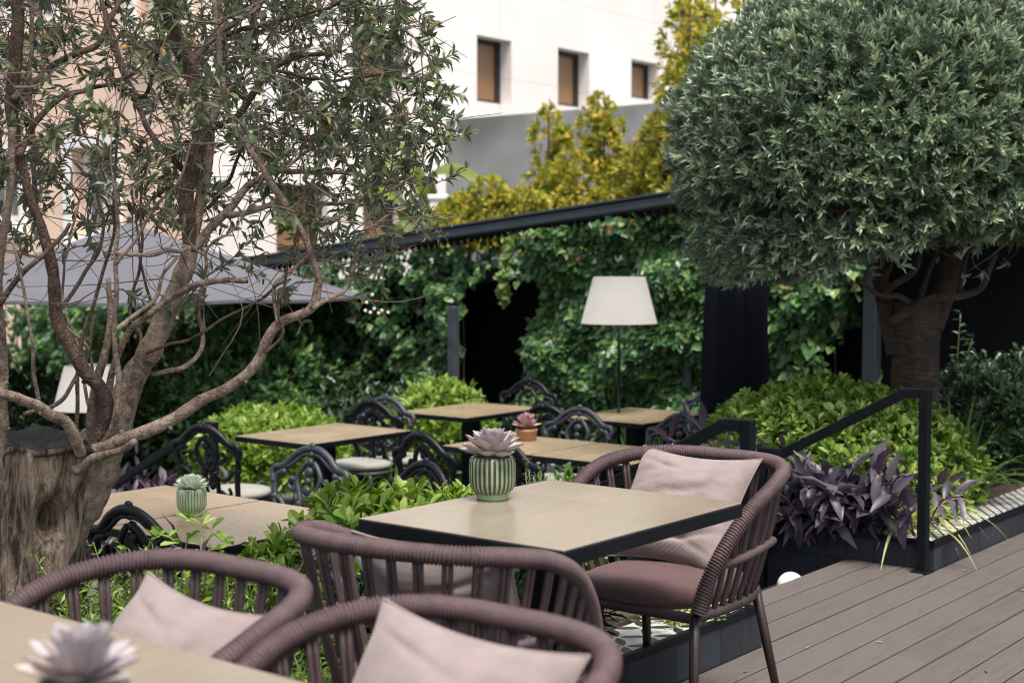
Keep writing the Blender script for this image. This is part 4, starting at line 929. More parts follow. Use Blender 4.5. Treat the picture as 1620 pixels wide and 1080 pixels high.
limb([(298, 392), (316, 330), (325, 260), (335, 200), (347, 140), (350, 70), (345, 0), (340, -90)], 13, 9, 0, .1)
limb([(300, 396), (296, 330), (302, 280), (316, 220), (318, 160), (300, 110), (280, 60), (268, 0), (262, -90)], 15, 14, 0, -.15, 'limbdark')
limb([(306, 390), (345, 350), (372, 318), (405, 288), (440, 272), (500, 273), (560, 275)], 10, 4, 0, .1)
limb([(355, 340), (400, 336), (450, 316), (530, 320), (620, 300), (655, 280)], 6.5, 2.5, .0, -.1)
limb([(335, 200), (370, 190), (400, 150), (430, 110), (480, 88), (540, 80)], 9, 4, .02, -.05, 'limbdark')
limb([(150, 712), (205, 690), (262, 668), (330, 630), (375, 605), (408, 570), (420, 540), (440, 512), (495, 487), (505, 445)], 14, 8, -.12, -.25)
limb([(506, 450), (495, 405), (455, 330), (395, 235), (362, 180), (348, 120), (345, 60), (340, 0)], 7.5, 5, -.25, -.3)
limb([(497, 487), (530, 466), (547, 453), (575, 380), (602, 350), (640, 330)], 5, 2.2, -.25, -.2)
limb([(440, 512), (432, 480), (440, 450), (470, 420), (500, 395)], 5.5, 2.5, -.24, -.1)
limb([(150, 715), (168, 655), (160, 617), (136, 591), (106, 540), (88, 500), (85, 460), (78, 410), (60, 350), (40, 290), (25, 220), (20, 150), (26, 80), (30, 0), (30, -90)], 16, 12, -.1, -.35, 'limbdark', rl=[17, 16, 14, 13, 12, 11, 10, 9, 9, 10, 11, 12, 12, 12, 11])
limb([(130, 720), (105, 672), (77, 656), (45, 633), (0, 620), (-70, 600)], 12, 9, -.16, -.5)
limb([(30, 850), (8, 780), (3, 730), (8, 660), (4, 560), (-5, 480), (0, 400), (15, 330), (20, 200)], 11, 7, -.05, -.4)
limb([(160, 705), (182, 660), (187, 600), (183, 540), (185, 470), (183, 420), (183, 350), (182, 295)], 7, 3.5, -.12, -.28)
limb([(165, 650), (180, 580), (205, 525), (240, 490), (285, 465), (325, 445), (392, 442)], 8, 5.5, -.1, -.3)
limb([(183, 402), (230, 404), (275, 398), (292, 394)], 3.6, 4.5, -.25, -.03)
limb([(120, 745), (153, 724), (190, 710), (213, 699)], 10, 7, -.14, -.25)
limb([(300, 112), (340, 60), (400, 20), (450, -40)], 7, 5, -.08, .2, 'limbdark')
limb([(22, 160), (80, 110), (160, 60), (195, -20)], 8, 5, -.32, -.1, 'limbdark')
limb([(28, 250), (60, 190), (110, 150), (200, 120), (260, 60)], 7, 3, -.3, .1, 'limbdark')
limb([(85, 480), (72, 400), (55, 300), (52, 200), (48, 100), (55, -30)], 6, 4, -.2, .1, 'limbdark')
limb([(170, 660), (140, 640), (127, 560), (100, 470), (110, 380), (130, 300)], 4, 2.5, -.05, .3)
limb([(220, 592), (262, 588), (300, 575), (318, 545), (315, 480), (325, 430), (322, 400)], 6, 3.5, .02, .2)
limb([(60, 650), (52, 600), (50, 540), (40, 470), (20, 380)], 4, 2.5, -.2, -.35)
limb([(-70, 600), (-130, 520), (-150, 400), (-140, 250), (-160, 50)], 9, 6, -.5, -.5, 'limbdark')
limb([(262, 30), (230, 150), (190, 90), (150, -40)], 5, 3, .1, .5, 'limbdark')
limb([(300, 280), (240, 215), (200, 130), (170, 40), (150, -60)], 7, 4, .0, .35, 'limbdark')
limb([(345, 60), (420, 40), (520, 10), (600, -30)], 6, 3, .1, .1, 'limbdark')
limb([(430, 110), (520, 130), (600, 120), (660, 130)], 4, 2, .0, .1, 'limbdark')
limb([(440, 272), (520, 220), (600, 190), (670, 185)], 4, 2, .1, .15)
for (pts, a, b, d0, d1, m_) in (
    ([(126, 690), (123, 663), (127, 540), (152, 466), (176, 388), (180, 290), (190, 220)], 4.5, 2.6, -.12, -.3, 'limbdark'), ([(185, 520), (242, 474), (254, 446), (279, 405)], 5, 3, -.25, -.05, 'limb'),
    ([(232, 560), (270, 544), (303, 536), (352, 507), (410, 474), (463, 441)], 4, 2.2, -.05, -.2, 'limbdark'), ([(205, 600), (221, 532), (205, 499), (221, 425), (223, 335), (232, 250)], 4.2, 2.4, .04, .2, 'limbdark'),
    ([(246, 499), (225, 425), (217, 376), (212, 300)], 3.4, 2.2, .1, .2, 'limbdark'), ([(78, 490), (105, 520), (135, 548), (150, 600)], 3, 3.4, -.2, -.1, 'limb'), ([(40, 655), (70, 646), (102, 630), (125, 590), (139, 556), (150, 500)], 5, 2.8, -.25, -.1, 'limbdark'),
    ([(-40, 520), (0, 474), (25, 446), (70, 405), (110, 350)], 7, 4, -.3, -.3, 'limbdark'), ([(184, 420), (197, 400), (242, 335), (283, 286), (300, 230)], 3.6, 2.2, -.26, -.3, 'limb'), ([(150, 730), (146, 660), (152, 610), (166, 560), (176, 510), (170, 440)], 13, 5, -.06, -.15, 'limb'),
    ([(88, 500), (130, 440), (165, 360), (150, 280), (160, 190)], 4.4, 2.6, -.15, .1, 'limbdark'), ([(330, 330), (360, 290), (380, 240), (420, 200)], 4.6, 2.6, .0, -.2, 'limbdark'), ([(420, 560), (445, 530), (438, 490), (452, 430), (470, 380), (466, 330)], 3.4, 2, -.24, -.3, 'limbdark')):
    limb(pts, a, b, d0, d1, m_)
N0 = np.concatenate(NODES)
# crown: attractors in a rounded volume, each joined to the nearest wood by a thin bent twig
n = 1680; xc = P(60, 540, OY)[0]; att = []
while len(att) < n:
    X = rng.uniform(-2.75, -.17); z = rng.uniform(1.16, 2.75); dx = X - xc; ry = math.sqrt(max(.02, 1.25 ** 2 - dx * dx)) * .85; Y = OY + rng.uniform(-ry * .75, ry)
    px = 810 + FPX * X / OY; py = 410 - (z - 1.4) * FPX / OY
    xr = np.interp(py, [-400, -100, 0, 90, 180, 240, 330, 385, 430, 480, 540], [560, 640, 672, 690, 715, 702, 692, 640, 560, 420, 160])
    if px > xr: continue
    dn = np.interp(py, [-200, 150, 280, 360, 420, 480, 560], [1, 1, .8, .40, .17, .10, .04])
    if px < 330: dn = dn * np.interp(px, [-100, 150, 330], [.85, .8, .75])
    if px > 430 and py < 380: dn = min(1, dn * 1.35)
    if Y < OY - .45: dn *= .45
    if rng.uniform() > dn: continue
    att.append((X, Y, z))
att = np.array(att); dist = np.array([np.min(np.linalg.norm(N0 - a, axis=1)) for a in att]); att = att[np.argsort(dist)]
tw = MB(); lf = MB(); nodes = N0.copy()
LP, LD, LN = [], [], []
for a in att:
    d = np.linalg.norm(nodes - a, axis=1); s_ = nodes[np.argmin(d + .05 * rng.uniform(size=len(d)))]; L = np.linalg.norm(a - s_)
    if L < .02: continue
    ax = (a - s_) / L; side = unit(np.cross(ax, rng.normal(size=3))); bend = L * rng.uniform(.05, .28)
    ext = a + ax * rng.uniform(.04, .12) + np.array((0, 0, rng.uniform(-.07, .05)))
    c = spline([s_, s_ + (a - s_) * .4 + side * bend + (0, 0, .04 * L), a, ext], 12); k = rng.uniform(.8, 1.25)
    tw.tube(c, np.linspace(.0030 + .0022 * min(L, .4), .0011, 12) * k, 5, cap=False); nodes = np.vstack((nodes, c[3:10]))
    if rng.uniform() < .10 or (a[2] < 1.45 and rng.uniform() < .45): continue
    m_ = int(rng.uniform(14, 28)); f = rng.uniform(.42, 1.0, m_); f = np.concatenate((f, [1, 1])); idx = f * 11; i0 = np.minimum(idx.astype(int), 10); pos = c[i0] + (c[i0 + 1] - c[i0]) * (idx - i0)[:, None]
    tg = unit(c[i0 + 1] - c[i0]); sd_ = unit(np.cross(tg, rng.normal(size=(len(f), 3))))
    LP.append(pos); LD.append(unit(tg * rng.uniform(.35, 1.1, (len(f), 1)) + sd_ + (0, 0, .08))); LN.append(unit(sd_ * -.3 + tg * .4 + np.array((0, 0, .75)) + rng.normal(size=(len(f), 3)) * .5))
for _ in range(1300):      # bare criss-cross twigs
    s_ = nodes[rng.integers(len(nodes))]
    if s_[2] < 1.22 or s_[0] > -.45: continue
    d = unit(rng.normal(size=3) * (1, .8, .7)); L = rng.uniform(.12, .46); c = spline([s_, s_ + d * L * .5 + rng.normal(size=3) * .02, s_ + d * L + rng.normal(size=3) * .03], 8); tw.tube(c, np.linspace(.0019, .0008, 8), 4, cap=False)
tw.build('twigs', 'twig', ot)
LP, LD, LN = np.concatenate(LP), np.concatenate(LD), np.concatenate(LN)
leaves(lf, LP, LD, LN, rng.uniform(.026, .049, len(LP)), rng.uniform(.28, .40, len(LP)), 'lance', curl=.06); lf.build('crown', 'olive', ot, smooth=False)

# ================================================================== CLIPPED OLIVE on the right
TY = 7.6
tb = P(1447, 640, TY); tb[2] = .10
tt = thing('clipped_olive', 'big olive clipped into a dense grey green dome on a thick dark trunk', 'tree', tb, 0, world=True)
V = []; n = 40; zs = np.linspace(.05, P(1447, 478, TY)[2], 26); th = np.linspace(0, 2 * math.pi, n, endpoint=False)
for z in zs:
    f = (z - zs[0]) / (zs[-1] - zs[0]); q = np.stack((np.cos(th), np.sin(th), np.full(n, z)), 1); rr = np.interp(f, [0, .2, .8, 1], [.155, .128, .122, .132]) * (1 + .08 * noise3(q, 61, 3) + .03 * noise3(q * 3, 63, 4))
    V.append(np.stack((tb[0] + rr * np.cos(th), TY + rr * np.sin(th), np.full(n, z)), 1))
V = np.array(V); i = np.arange(len(zs) - 1)[:, None] * n; j = np.arange(n)[None]; j2 = (j + 1) % n
mb = MB(); mb.add(V.reshape(-1, 3), np.stack((i + j, i + j2, i + n + j2, i + n + j), -1).reshape(-1, 4)); mb.add(V[-1], [tuple(range(n))]); mb.build('trunk', 'trunkdark', tt)
def limb2(pts, r0, r1, dy0, dy1):
    p3 = np.array([P(x, y, TY + dy0 + (dy1 - dy0) * k / (len(pts) - 1)) for k, (x, y) in enumerate(pts)]); c = even(spline(p3, 60), .02)
    q = c * 9; MB().tube(c, np.linspace(r0, r1, len(c)) * .00338 * (1 + .1 * noise3(q, 5, 2)), 10).build('branch', 'trunkdark', tt)
limb2([(1418, 560), (1405, 500), (1392, 440), (1385, 380), (1370, 300)], 16, 9, 0, .1)
limb2([(1475, 520), (1492, 470), (1505, 410), (1515, 350), (1520, 280)], 17, 12, -.02, 0)
limb2([(1408, 510), (1440, 490), (1475, 472), (1520, 468), (1552, 455), (1565, 425), (1575, 400)], 8, 5, -.14, -.25)
limb2([(1396, 470), (1415, 450), (1445, 430), (1455, 405), (1462, 375), (1480, 350)], 6, 4, -.1, -.2)
limb2([(1445, 482), (1420, 468), (1400, 470), (1380, 460), (1355, 440)], 5, 3, -.12, -.3)
limb2([(1455, 475), (1470, 430), (1485, 390), (1500, 350)], 4.5, 3, -.1, -.1)
limb2([(1518, 465), (1525, 420), (1532, 390), (1528, 350)], 5, 3, -.15, -.1)
limb2([(1400, 440), (1420, 400), (1440, 370)], 4, 2, -.1, -.3); limb2([(1390, 400), (1350, 370), (1300, 350), (1250, 350)], 5, 3, 0, -.2)
cc = P(1400, 236, TY); RX, RYd, RZ = 1.12, 1.07, .90
def crown_pts(n, seed, k0, k1):
    r = np.random.default_rng(seed); d = unit(r.normal(size=(n * 3, 3))); lump = 1 + .045 * noise3(d, 71, 3.5) + .045 * noise3(d, 72, 9) + .05 * noise3(d, 73, 19)
    e = np.array((RX, RYd, RZ)); ex = np.sign(d) * np.abs(d) ** .97; ex = unit(ex) * (1 + .04 * np.abs(d[:, :1] * d[:, 2:3]) * 2)
    p = ex * e * lump[:, None]
    low = p[:, 2] < -.38
    p[:, 2] = np.where(low, -.38 + (p[:, 2] + .38) * .35, p[:, 2])
    sc = r.uniform(k0, k1, (n * 3, 1)); p = p * sc
    # undercut: open on the viewer's side around the limbs; left side hangs lower
    x = p[:, 0]; lim = np.interp(x, [-1.1, -.7, -.3, .1, .5, 1.1], [-.60, -.70, -.60, -.42, -.43, -.45]) + .05 * np.sin(x * 17)
    hang = (x < .0) & (p[:, 2] < -.30); p[:, 2] = np.where(hang, p[:, 2] * (1 + .9 * r.uniform(0, 1, n * 3)), p[:, 2])
    k = (p[:, 2] > lim); gapn = noise3(p * 1.0, 75, 5.0) + .6 * noise3(p, 76, 11)
    k &= ~((gapn < -.62) & (sc[:, 0] > .9) & (r.uniform(size=n * 3) < .75))
    nr = unit(p / e ** 2 + r.normal(size=p.shape) * .12)
    return (p[k] + cc)[:n], nr[k][:n]
mb = MB(); p, o_ = crown_pts(7200, 1, .94, 1.02); o_ = unit(o_ + (0, 0, .35)); nw = rng.uniform(size=len(p)) < .34; sprigs(mb, p[~nw], o_[~nw], 10, .049, .26, 'lance', .8, .22, curl=.05, stem=.8); sprigs(mb, p[nw], o_[nw], 11, .047, .26, 'lance', .7, .22, mi=1, curl=.03, stem=.9)
p, o_ = crown_pts(5200, 2, .62, .90); sprigs(mb, p, o_, 7, .075, .32, 'small', 1.0)
mb.build('crown', ['topiary', 'topiary_new_glint'], tt, smooth=False)
mb = MB(); p, o_ = crown_pts(420, 4, .55, .9)
for a in p: mb.tube(spline([a, a + (cc + (0.1, 0, -.55) - a) * .25 + rng.normal(size=3) * .05, a + (cc + (.1, 0, -.6) - a) * .55], 7), np.linspace(.003, .006, 7), 4, cap=False)
hz = []
for _ in range(170):
    a = cc + np.array((rng.uniform(-.9, 1.0), rng.uniform(-.9, .3), rng.uniform(-.50, -.25))); d = unit(rng.normal(size=3) * (1, .7, .6)); L = rng.uniform(.10, .30); mb.tube(spline([a, a + d * L * .5 + rng.normal(size=3) * .03, a + d * L], 7), np.linspace(.004, .0015, 7), 4, cap=False); hz.append(a + d * L)
mb.build('twigs', 'twig', tt)
mb = MB(); hz = np.array(hz); sprigs(mb, hz, unit(rnd(len(hz)) + (0, -.3, .2)), 9, .055, .24, 'lance', .9); mb.build('stray_leaves', 'topiary', tt, smooth=False)

# ================================================================== SHRUBS AND PLANTS
def shrub(name, label, cat, base, cen, rad, n, per, length, ratio, m_, kind='spoon', seed=1, fl=0.0, group=None, spread=.95, inner=True, core=None, up=.45, lump=.10):
    t = thing(name, label, cat, base, 0, group, world=True); r = np.random.default_rng(seed); cen = np.asarray(cen, float); rad = np.asarray(rad, float)
    def pts(n, k0, k1, s):
        d = unit(r.normal(size=(n * 2, 3))); d = d[d[:, 2] > -.55 + fl][:n]; q = d * (1 + lump * noise3(d, s, 4) + lump * .6 * noise3(d, s + 1, 9))[:, None]
        p = cen + q * rad * r.uniform(k0, k1, (len(d), 1)); return p, unit(d / rad * rad.mean() + (0, 0, up) + r.normal(size=d.shape) * .2)
    mb = MB(); p, o_ = pts(n, .92, 1.04, seed); sprigs(mb, p, o_, per, length, ratio, kind, spread, curl=.12, stem=.7)
    mb.build('foliage', m_, t, smooth=False)
    if inner:
        mb = MB(); p, o_ = pts(int(n * .7), .55, .9, seed); sprigs(mb, p, o_, per, length * 1.05, ratio, 'small', 1.1); mb.build('inner_foliage', core or m_, t, smooth=False)
    sm = MB(); b = np.asarray(base, float)
    for k in range(9):
        d = unit(r.normal(size=3) * (1, 1, .3) + (0, 0, .9)); e = cen + d * rad * .75; s0 = b + r.normal(size=3) * (.03, .03, 0); sm.tube(spline([s0, (s0 + e) / 2 + r.normal(size=3) * .04, e], 9), np.linspace(.010, .003, 9), 6)
    sm.build('stems', 'twig', t); return t
mc = W(2.28, .86, .20)
shrub('round_shrub', 'wide bright green mounded shrub behind the purple plants at the foot of the clipped olive', 'shrub', W(2.2, .8, .10), mc, (.73, .58, .55), 2100, 8, .053, .40, 'bright', seed=31, spread=1.05)
mc = P(697, 640, 10.9); shrub('round_shrub', 'round bright shrub behind the terrace table near the black doorway', 'shrub', (mc[0], mc[1], TZ), (mc[0], mc[1], -.02), (.43, .42, .46), 1000, 7, .06, .42, 'bright', seed=32, kind='small')
mc = P(432, 660, 10.0); shrub('pale_shrub', 'loose yellow green shrub behind the bare pedestal table', 'shrub', (mc[0], mc[1], -1.05), (mc[0], mc[1], .02), (.52, .45, .32), 800, 7, .065, .40, 'bright', seed=33, kind='small', lump=.16)
for k, (x, y, r_, sd_) in enumerate(((1560, 660, (.55, .5, .50), 34),)):
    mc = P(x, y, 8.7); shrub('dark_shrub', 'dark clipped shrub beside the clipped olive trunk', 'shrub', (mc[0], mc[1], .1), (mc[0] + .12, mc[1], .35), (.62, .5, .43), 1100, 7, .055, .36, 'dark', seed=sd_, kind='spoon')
# back hedge under the parasol
for k, (px, Y, zc, rx, rz, m_, lb) in enumerate(((250, 12.6, -.25, .95, .95, 'mid', 'mixed green shrub below the parasol by the second lamp'), (395, 11.8, -.15, .85, .95, 'ivy', 'dark leafy shrub behind the pale shrub below the parasol'), (60, 11.5, -.35, .9, .8, 'dark', 'dark shrub behind the olive trunk in the lower garden'), (570, 11.6, -.25, .55, .6, 'dark', 'dark shrub beside the round bright shrub'))):
    mc = P(px, 600, Y); shrub('garden_shrub', lb, 'shrub', (mc[0], mc[1], -1.05), (mc[0], mc[1], zc), (rx, .6, rz), 1300, 7, .07, .45, m_, seed=50 + k, kind='small', lump=.2, group='shrubs in the lower garden')
# planter by the table
def bush(name, label, base, cen, rad, n, per, length, ratio, m_, kind, seed, **k): return shrub(name, label, k.pop('cat', 'shrub'), base, cen, rad, n, per, length, ratio, m_, kind, seed, **k)
c = P(590, 800, 4.45); bush('bright_shrub', 'bright yellow green glossy shrub spilling past the table corner', (c[0], c[1] + .03, .12), (c[0], c[1], .37), (.31, .22, .28), 310, 9, .062, .38, 'bright', 'spoon', 61, spread=.9, inner=True, lump=.16)
c = P(712, 790, 4.6); bush('bright_shrub', 'smaller bright shrub right behind the striped pot', (c[0], c[1], .12), (c[0], c[1], .42), (.15, .14, .22), 90, 9, .055, .38, 'bright', 'spoon', 62, spread=.9, lump=.16)
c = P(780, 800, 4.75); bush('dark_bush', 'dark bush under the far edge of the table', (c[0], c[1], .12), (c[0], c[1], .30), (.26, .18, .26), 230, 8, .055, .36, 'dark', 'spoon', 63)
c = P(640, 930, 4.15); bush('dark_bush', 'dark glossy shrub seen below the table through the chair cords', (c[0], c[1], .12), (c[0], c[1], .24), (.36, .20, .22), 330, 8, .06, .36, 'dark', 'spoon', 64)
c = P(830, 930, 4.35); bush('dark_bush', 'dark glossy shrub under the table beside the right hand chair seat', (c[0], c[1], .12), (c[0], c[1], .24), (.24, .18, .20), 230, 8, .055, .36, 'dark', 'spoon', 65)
c = P(430, 880, 4.35); bush('green_sprig', 'upright light green shrub between the ribbed pot table and the pushed in chair', (c[0], c[1], .12), (c[0], c[1], .25), (.13, .12, .25), 120, 9, .05, .40, 'bright', 'spoon', 66, lump=.2)
c = P(900, 770, 4.9); bush('leafy_shrub', 'small green shrub between the table and the rope chair rim', (c[0], c[1], .12), (c[0], c[1], .38), (.16, .14, .24), 110, 8, .045, .40, 'mid', 'spoon', 67)
# rosemary
c = P(842, 770, 4.75); t = thing('rosemary', 'grey green rosemary with upright needle sprigs behind the table', 'herb', (c[0], c[1], .12), 0, world=True); sm = MB(); nd = MB()
for k in range(34):
    a = np.array((c[0] + rng.normal() * .075, c[1] + rng.normal() * .05, .12)); e = a + np.array((rng.normal() * .06, rng.normal() * .05, rng.uniform(.42, .60))); cv = spline([a, (a + e) / 2 + rng.normal(size=3) * .015, e], 44); sm.tube(cv[::4], .0022, 5)
    q = np.repeat(cv[14:], 3, 0); leaves(nd, q, unit(rnd(len(q)) + (0, 0, .7)), rnd(len(q)), .017 * rng.uniform(.7, 1.2, len(q)), .16, 'small')
sm.build('stems', 'stem', t); nd.build('needles', 'rosemary', t, smooth=False)
# fine bright ground plants behind chairs
def fern(name, label, spots, hgt, n, m_, ll, seed, lean=.5):
    r = np.random.default_rng(seed); s = np.mean(spots, 0); t = thing(name, label, 'plant', (s[0], s[1], .12), 0, world=True); sm = MB(); lf = MB()
    for k in range(n):
        b = spots[r.integers(len(spots))] + r.normal(size=3) * (.05, .05, 0); d = np.array((r.normal() * lean, r.normal() * lean, 1.0)); d /= np.linalg.norm(d); h = hgt * r.uniform(.6, 1.2)
        cv = spline([b, b + d * h * .5 + (0, 0, .02), b + d * h], 16); sm.tube(cv[::3], .0018, 4); q = np.repeat(cv[4:], 3, 0); sd_ = unit(np.cross(d, r.normal(size=(len(q), 3))))
        leaves(lf, q, unit(sd_ + d * .45), unit(np.array((0, 0, .8)) + r.normal(size=(len(q), 3)) * .4), ll * r.uniform(.6, 1.2, len(q)), .36, 'small')
    sm.build('stems', 'stem', t); lf.build('foliage', m_, t, smooth=False)
SPOT = lambda L, Y0=None: [np.array((*P(x, y, Y)[:2], .12)) for x, y, Y in L]
fern('feathery_plant', 'feathery bright green plant at the foot of the olive trunk', SPOT([(150, 900, 4.15), (200, 900, 4.05), (250, 900, 4.1), (290, 900, 4.0), (330, 900, 4.1)]), .40, 210, 'bright', .03, 81)
fern('feathery_plant', 'fine leaved green plant behind the pillow of the chair nearest the trunk', SPOT([(365, 900, 4.05), (410, 900, 4.15), (450, 900, 4.05), (480, 900, 4.0)]), .35, 150, 'mid', .032, 82)
fern('feathery_plant', 'small bright tuft between the two closest chairs', SPOT([(465, 1060, 3.4), (500, 1060, 3.45)]), .33, 60, 'bright', .028, 83)
def creeper(name, label, us, vs, n, seed, h=.0):
    r = np.random.default_rng(seed); t = thing(name, label, 'plant', W(np.mean(us), np.mean(vs), .15), 0, world=True); lf = MB(); sm = MB(); PP = []
    for k in range(n):
        a = W(r.uniform(*us), r.uniform(*vs), .165); d = unit(np.array((r.normal(), r.normal(), .15))); cv = spline([a, a + d * .04 + (0, 0, .015), a + d * .085 + (0, 0, r.uniform(-.015, .01))], 8); sm.tube(cv, .0012, 4); PP.append(cv)
    q = np.repeat(np.concatenate(PP), 2, 0) + rnd(n * 16) * .006; leaves(lf, q, unit(rnd(len(q)) * (1, 1, .3)), unit(rnd(len(q)) * .4 + (0, 0, 1)), .013 * r.uniform(.6, 1.4, len(q)), .75, 'small'); sm.build('stems', 'stem', t); lf.build('foliage', 'bright', t, smooth=False)
creeper('creeping_plant', 'tiny bright creeping plant on the planter corner by the chair leg', (-.45, -.02), (.03, .30), 130, 91)
creeper('creeping_plant', 'sparse creeping plant on the leaf mosaic under the rope chair', (-1.25, -.75), (.16, .40), 60, 92)
# tall sprigs in front of the ribbed pot table
r = np.random.default_rng(5)
t = thing('tall_sprig', 'tall pale green sprigs standing in front of the ribbed pot table', 'plant', P(310, 1000, 3.9), 0, world=True); sm = MB(); lf = MB()
for (x, y, Y) in ((300, 822, 3.9), (320, 830, 3.85), (335, 838, 3.95), (265, 850, 3.9), (250, 850, 3.8), (350, 855, 3.9), (285, 858, 3.8), (368, 862, 3.95)):
    e = P(x, y, Y); b = np.array((e[0] + r.normal() * .03, e[1] + .05, .12)); cv = spline([b, (b + e) / 2 + r.normal(size=3) * .02, e], 30); sm.tube(cv[::3], .0025, 5)
    q = np.concatenate((np.repeat(cv[14:29:3], 2, 0), np.repeat(cv[-1:], 4, 0))); sd_ = unit(rnd(len(q)) * (1, 1, .25)); leaves(lf, q, unit(sd_ + (0, 0, .5)), unit(rnd(len(q)) * .3 + (0, -.2, 1)), .052 * r.uniform(.7, 1.2, len(q)), .38, 'spoon')
sm.build('stems', 'stem', t); lf.build('foliage', 'bright', t, smooth=False)

# purple tradescantia
def purple(label, spots, n, seed, L=.13, hgt=(.12, .40), droop=.3, out=None, base=.12, group='purple leaved plants'):
    r = np.random.default_rng(seed); s = np.mean(spots, 0); t = thing('purple_plant', label, 'plant', (s[0], s[1], base), 0, group, world=True); sm = MB(); lf = MB()
    for k in range(n):
        b = np.array(spots[r.integers(len(spots))]) + r.normal(size=3) * (.05, .05, .0); b[2] = base; h = r.uniform(*hgt)
        d = unit(np.array((r.normal() * .5, r.normal() * .5, 0)) + (np.zeros(3) if out is None else np.asarray(out) * r.uniform(.1, 1.0))) ; e = b + d * h * r.uniform(.5, 1.1) + (0, 0, h * (1 - droop * r.uniform(0, 2.6)))
        cv = spline([b, b + (e - b) * .45 + (0, 0, h * .30), e], 24); sm.tube(cv[::3], .0045, 6)
        m_ = r.integers(6, 9); ii = np.linspace(6, 23, m_).astype(int); q = cv[ii]; tg = unit(cv[np.minimum(ii + 1, 23)] - cv[ii - 1]); a = np.arange(m_) * math.pi + r.uniform(0, 6)
        sx = unit(np.cross(tg, (0, 0, 1.0)) + 1e-6); sy = np.cross(tg, sx); sd_ = sx * np.cos(a)[:, None] + sy * np.sin(a)[:, None]
        dd = unit(tg * r.uniform(.3, .9, (m_, 1)) + sd_ + np.array((0, 0, .10))); leaves(lf, q, dd, unit(np.array((0, 0, 1.0)) + tg * .3 + r.normal(size=(m_, 3)) * .25), L * r.uniform(.65, 1.2, m_), r.uniform(.30, .40, m_), 'lance', curl=r.uniform(.05, .4))
    sm.build('stems', 'pstem', t); lf.build('foliage', 'purple', t)
O2 = (-UX, -UY, 0)
purple('purple leaved plant draping over the planter edge by the path light', [W(1.72, v, 0) for v in (.45, .6, .75, .9, 1.02)], 80, 101, .165, (.09, .30), .46, O2, .12)
purple('tall purple leaved plant rising under the sloping handrail', [W(1.85, v, 0) for v in (.35, .5, .65, .8)], 34, 102, .155, (.12, .34), .2, O2, .12)
purple('low purple leaved plant right beside the handrail post', [W(1.76, v, 0) for v in (.16, .26, .38)], 11, 103, .15, (.12, .30), .25, O2, .12)
purple('few purple stems beyond the handrail post among the variegated blades', [W(2.05, .30, 0), W(2.15, .32, 0)], 5, 104, .13, (.16, .30), .15, None, .12)
purple('purple stems standing by the second handrail against the bright mound', [W(1.75, 1.05, 0), W(1.72, 1.2, 0)], 6, 105, .14, (.25, .50), .1, None, .12)
purple('dark purple bed along the handrail to the lower garden', [W(u, v, 0) for u, v in ((1.3, 4.9), (1.5, 5.2), (1.5, 5.7), (1.3, 6.2), (1.1, 5.4), (1.1, 4.8))], 90, 106, .14, (.35, .75), .05, None, -.75)
purple('single purple shoot crossing the ribbed pot table top', [P(418, 1000, 4.1)], 3, 107, .11, (.44, .47), .0, None, .12)
# strap leaved plants
def strap(name, label, base, n, L, wd, m_, seed, lean=.8, fl=1.0):
    r = np.random.default_rng(seed); t = thing(name, label, 'plant', base, 0, world=True); mb = MB(); base = np.asarray(base, float)
    for k in range(n):
        a = r.uniform(0, 6.28); d = np.array((math.cos(a), math.sin(a), 0)); l_ = L * r.uniform(.6, 1.15); e = lean * r.uniform(.3, 1.2); b = base + r.normal(size=3) * (.03, .03, 0)
        ts = np.linspace(0, 1, 11); rad_ = l_ * e * ts; z = l_ * (ts * (1.15 - .35 * e) - fl * e * .95 * ts ** 2.2); cv = b + d * rad_[:, None] + np.stack((0 * z, 0 * z, z), 1); sd_ = np.array((-d[1], d[0], 0)); w_ = wd * np.interp(ts, [0, .15, .6, 1], [.6, 1, .85, .05]) * r.uniform(.8, 1.2)
        V = np.stack((cv - sd_ * w_[:, None], cv + (0, 0, -.25 * wd), cv + sd_ * w_[:, None]), 1).reshape(-1, 3); i = (np.arange(10)[:, None] * 3 + np.arange(2)[None]).ravel(); mb.add(V, np.stack((i, i + 3, i + 4, i + 1), 1))
    mb.build('blades', m_, t)
strap('spider_plant', 'cream variegated spider plant trailing over the lattice mosaic', W(2.05, .27, .12), 90, .34, .0085, 'variegated', 111, .95, .95)
strap('spider_plant', 'small variegated spider plant on the other side of the handrail post', W(1.80, .22, .12), 44, .24, .0075, 'variegated', 112, 1.0, 1.1)
strap('strap_leaf_plant', 'fresh green strap leaved plant before the dark clipped shrub', W(2.72, .30, .12), 70, .58, .013, 'blade', 113, .75, .9)
strap('tall_grass', 'pale arching grass at the foot of the ivy below the floor lamp', (*P(905, 650, 10.3)[:2], TZ), 70, .62, .012, 'variegated', 114, .6, .7)
strap('tall_grass', 'green arching grass beside the floor lamp stem', (*P(1015, 650, 10.5)[:2], TZ), 60, .58, .012, 'blade', 115, .5, .7)
strap('tall_grass', 'green grass clump behind the terrace chairs near the pedestal', (*P(620, 690, 9.2)[:2], TZ), 60, .5, .012, 'blade', 116, .4, .6)
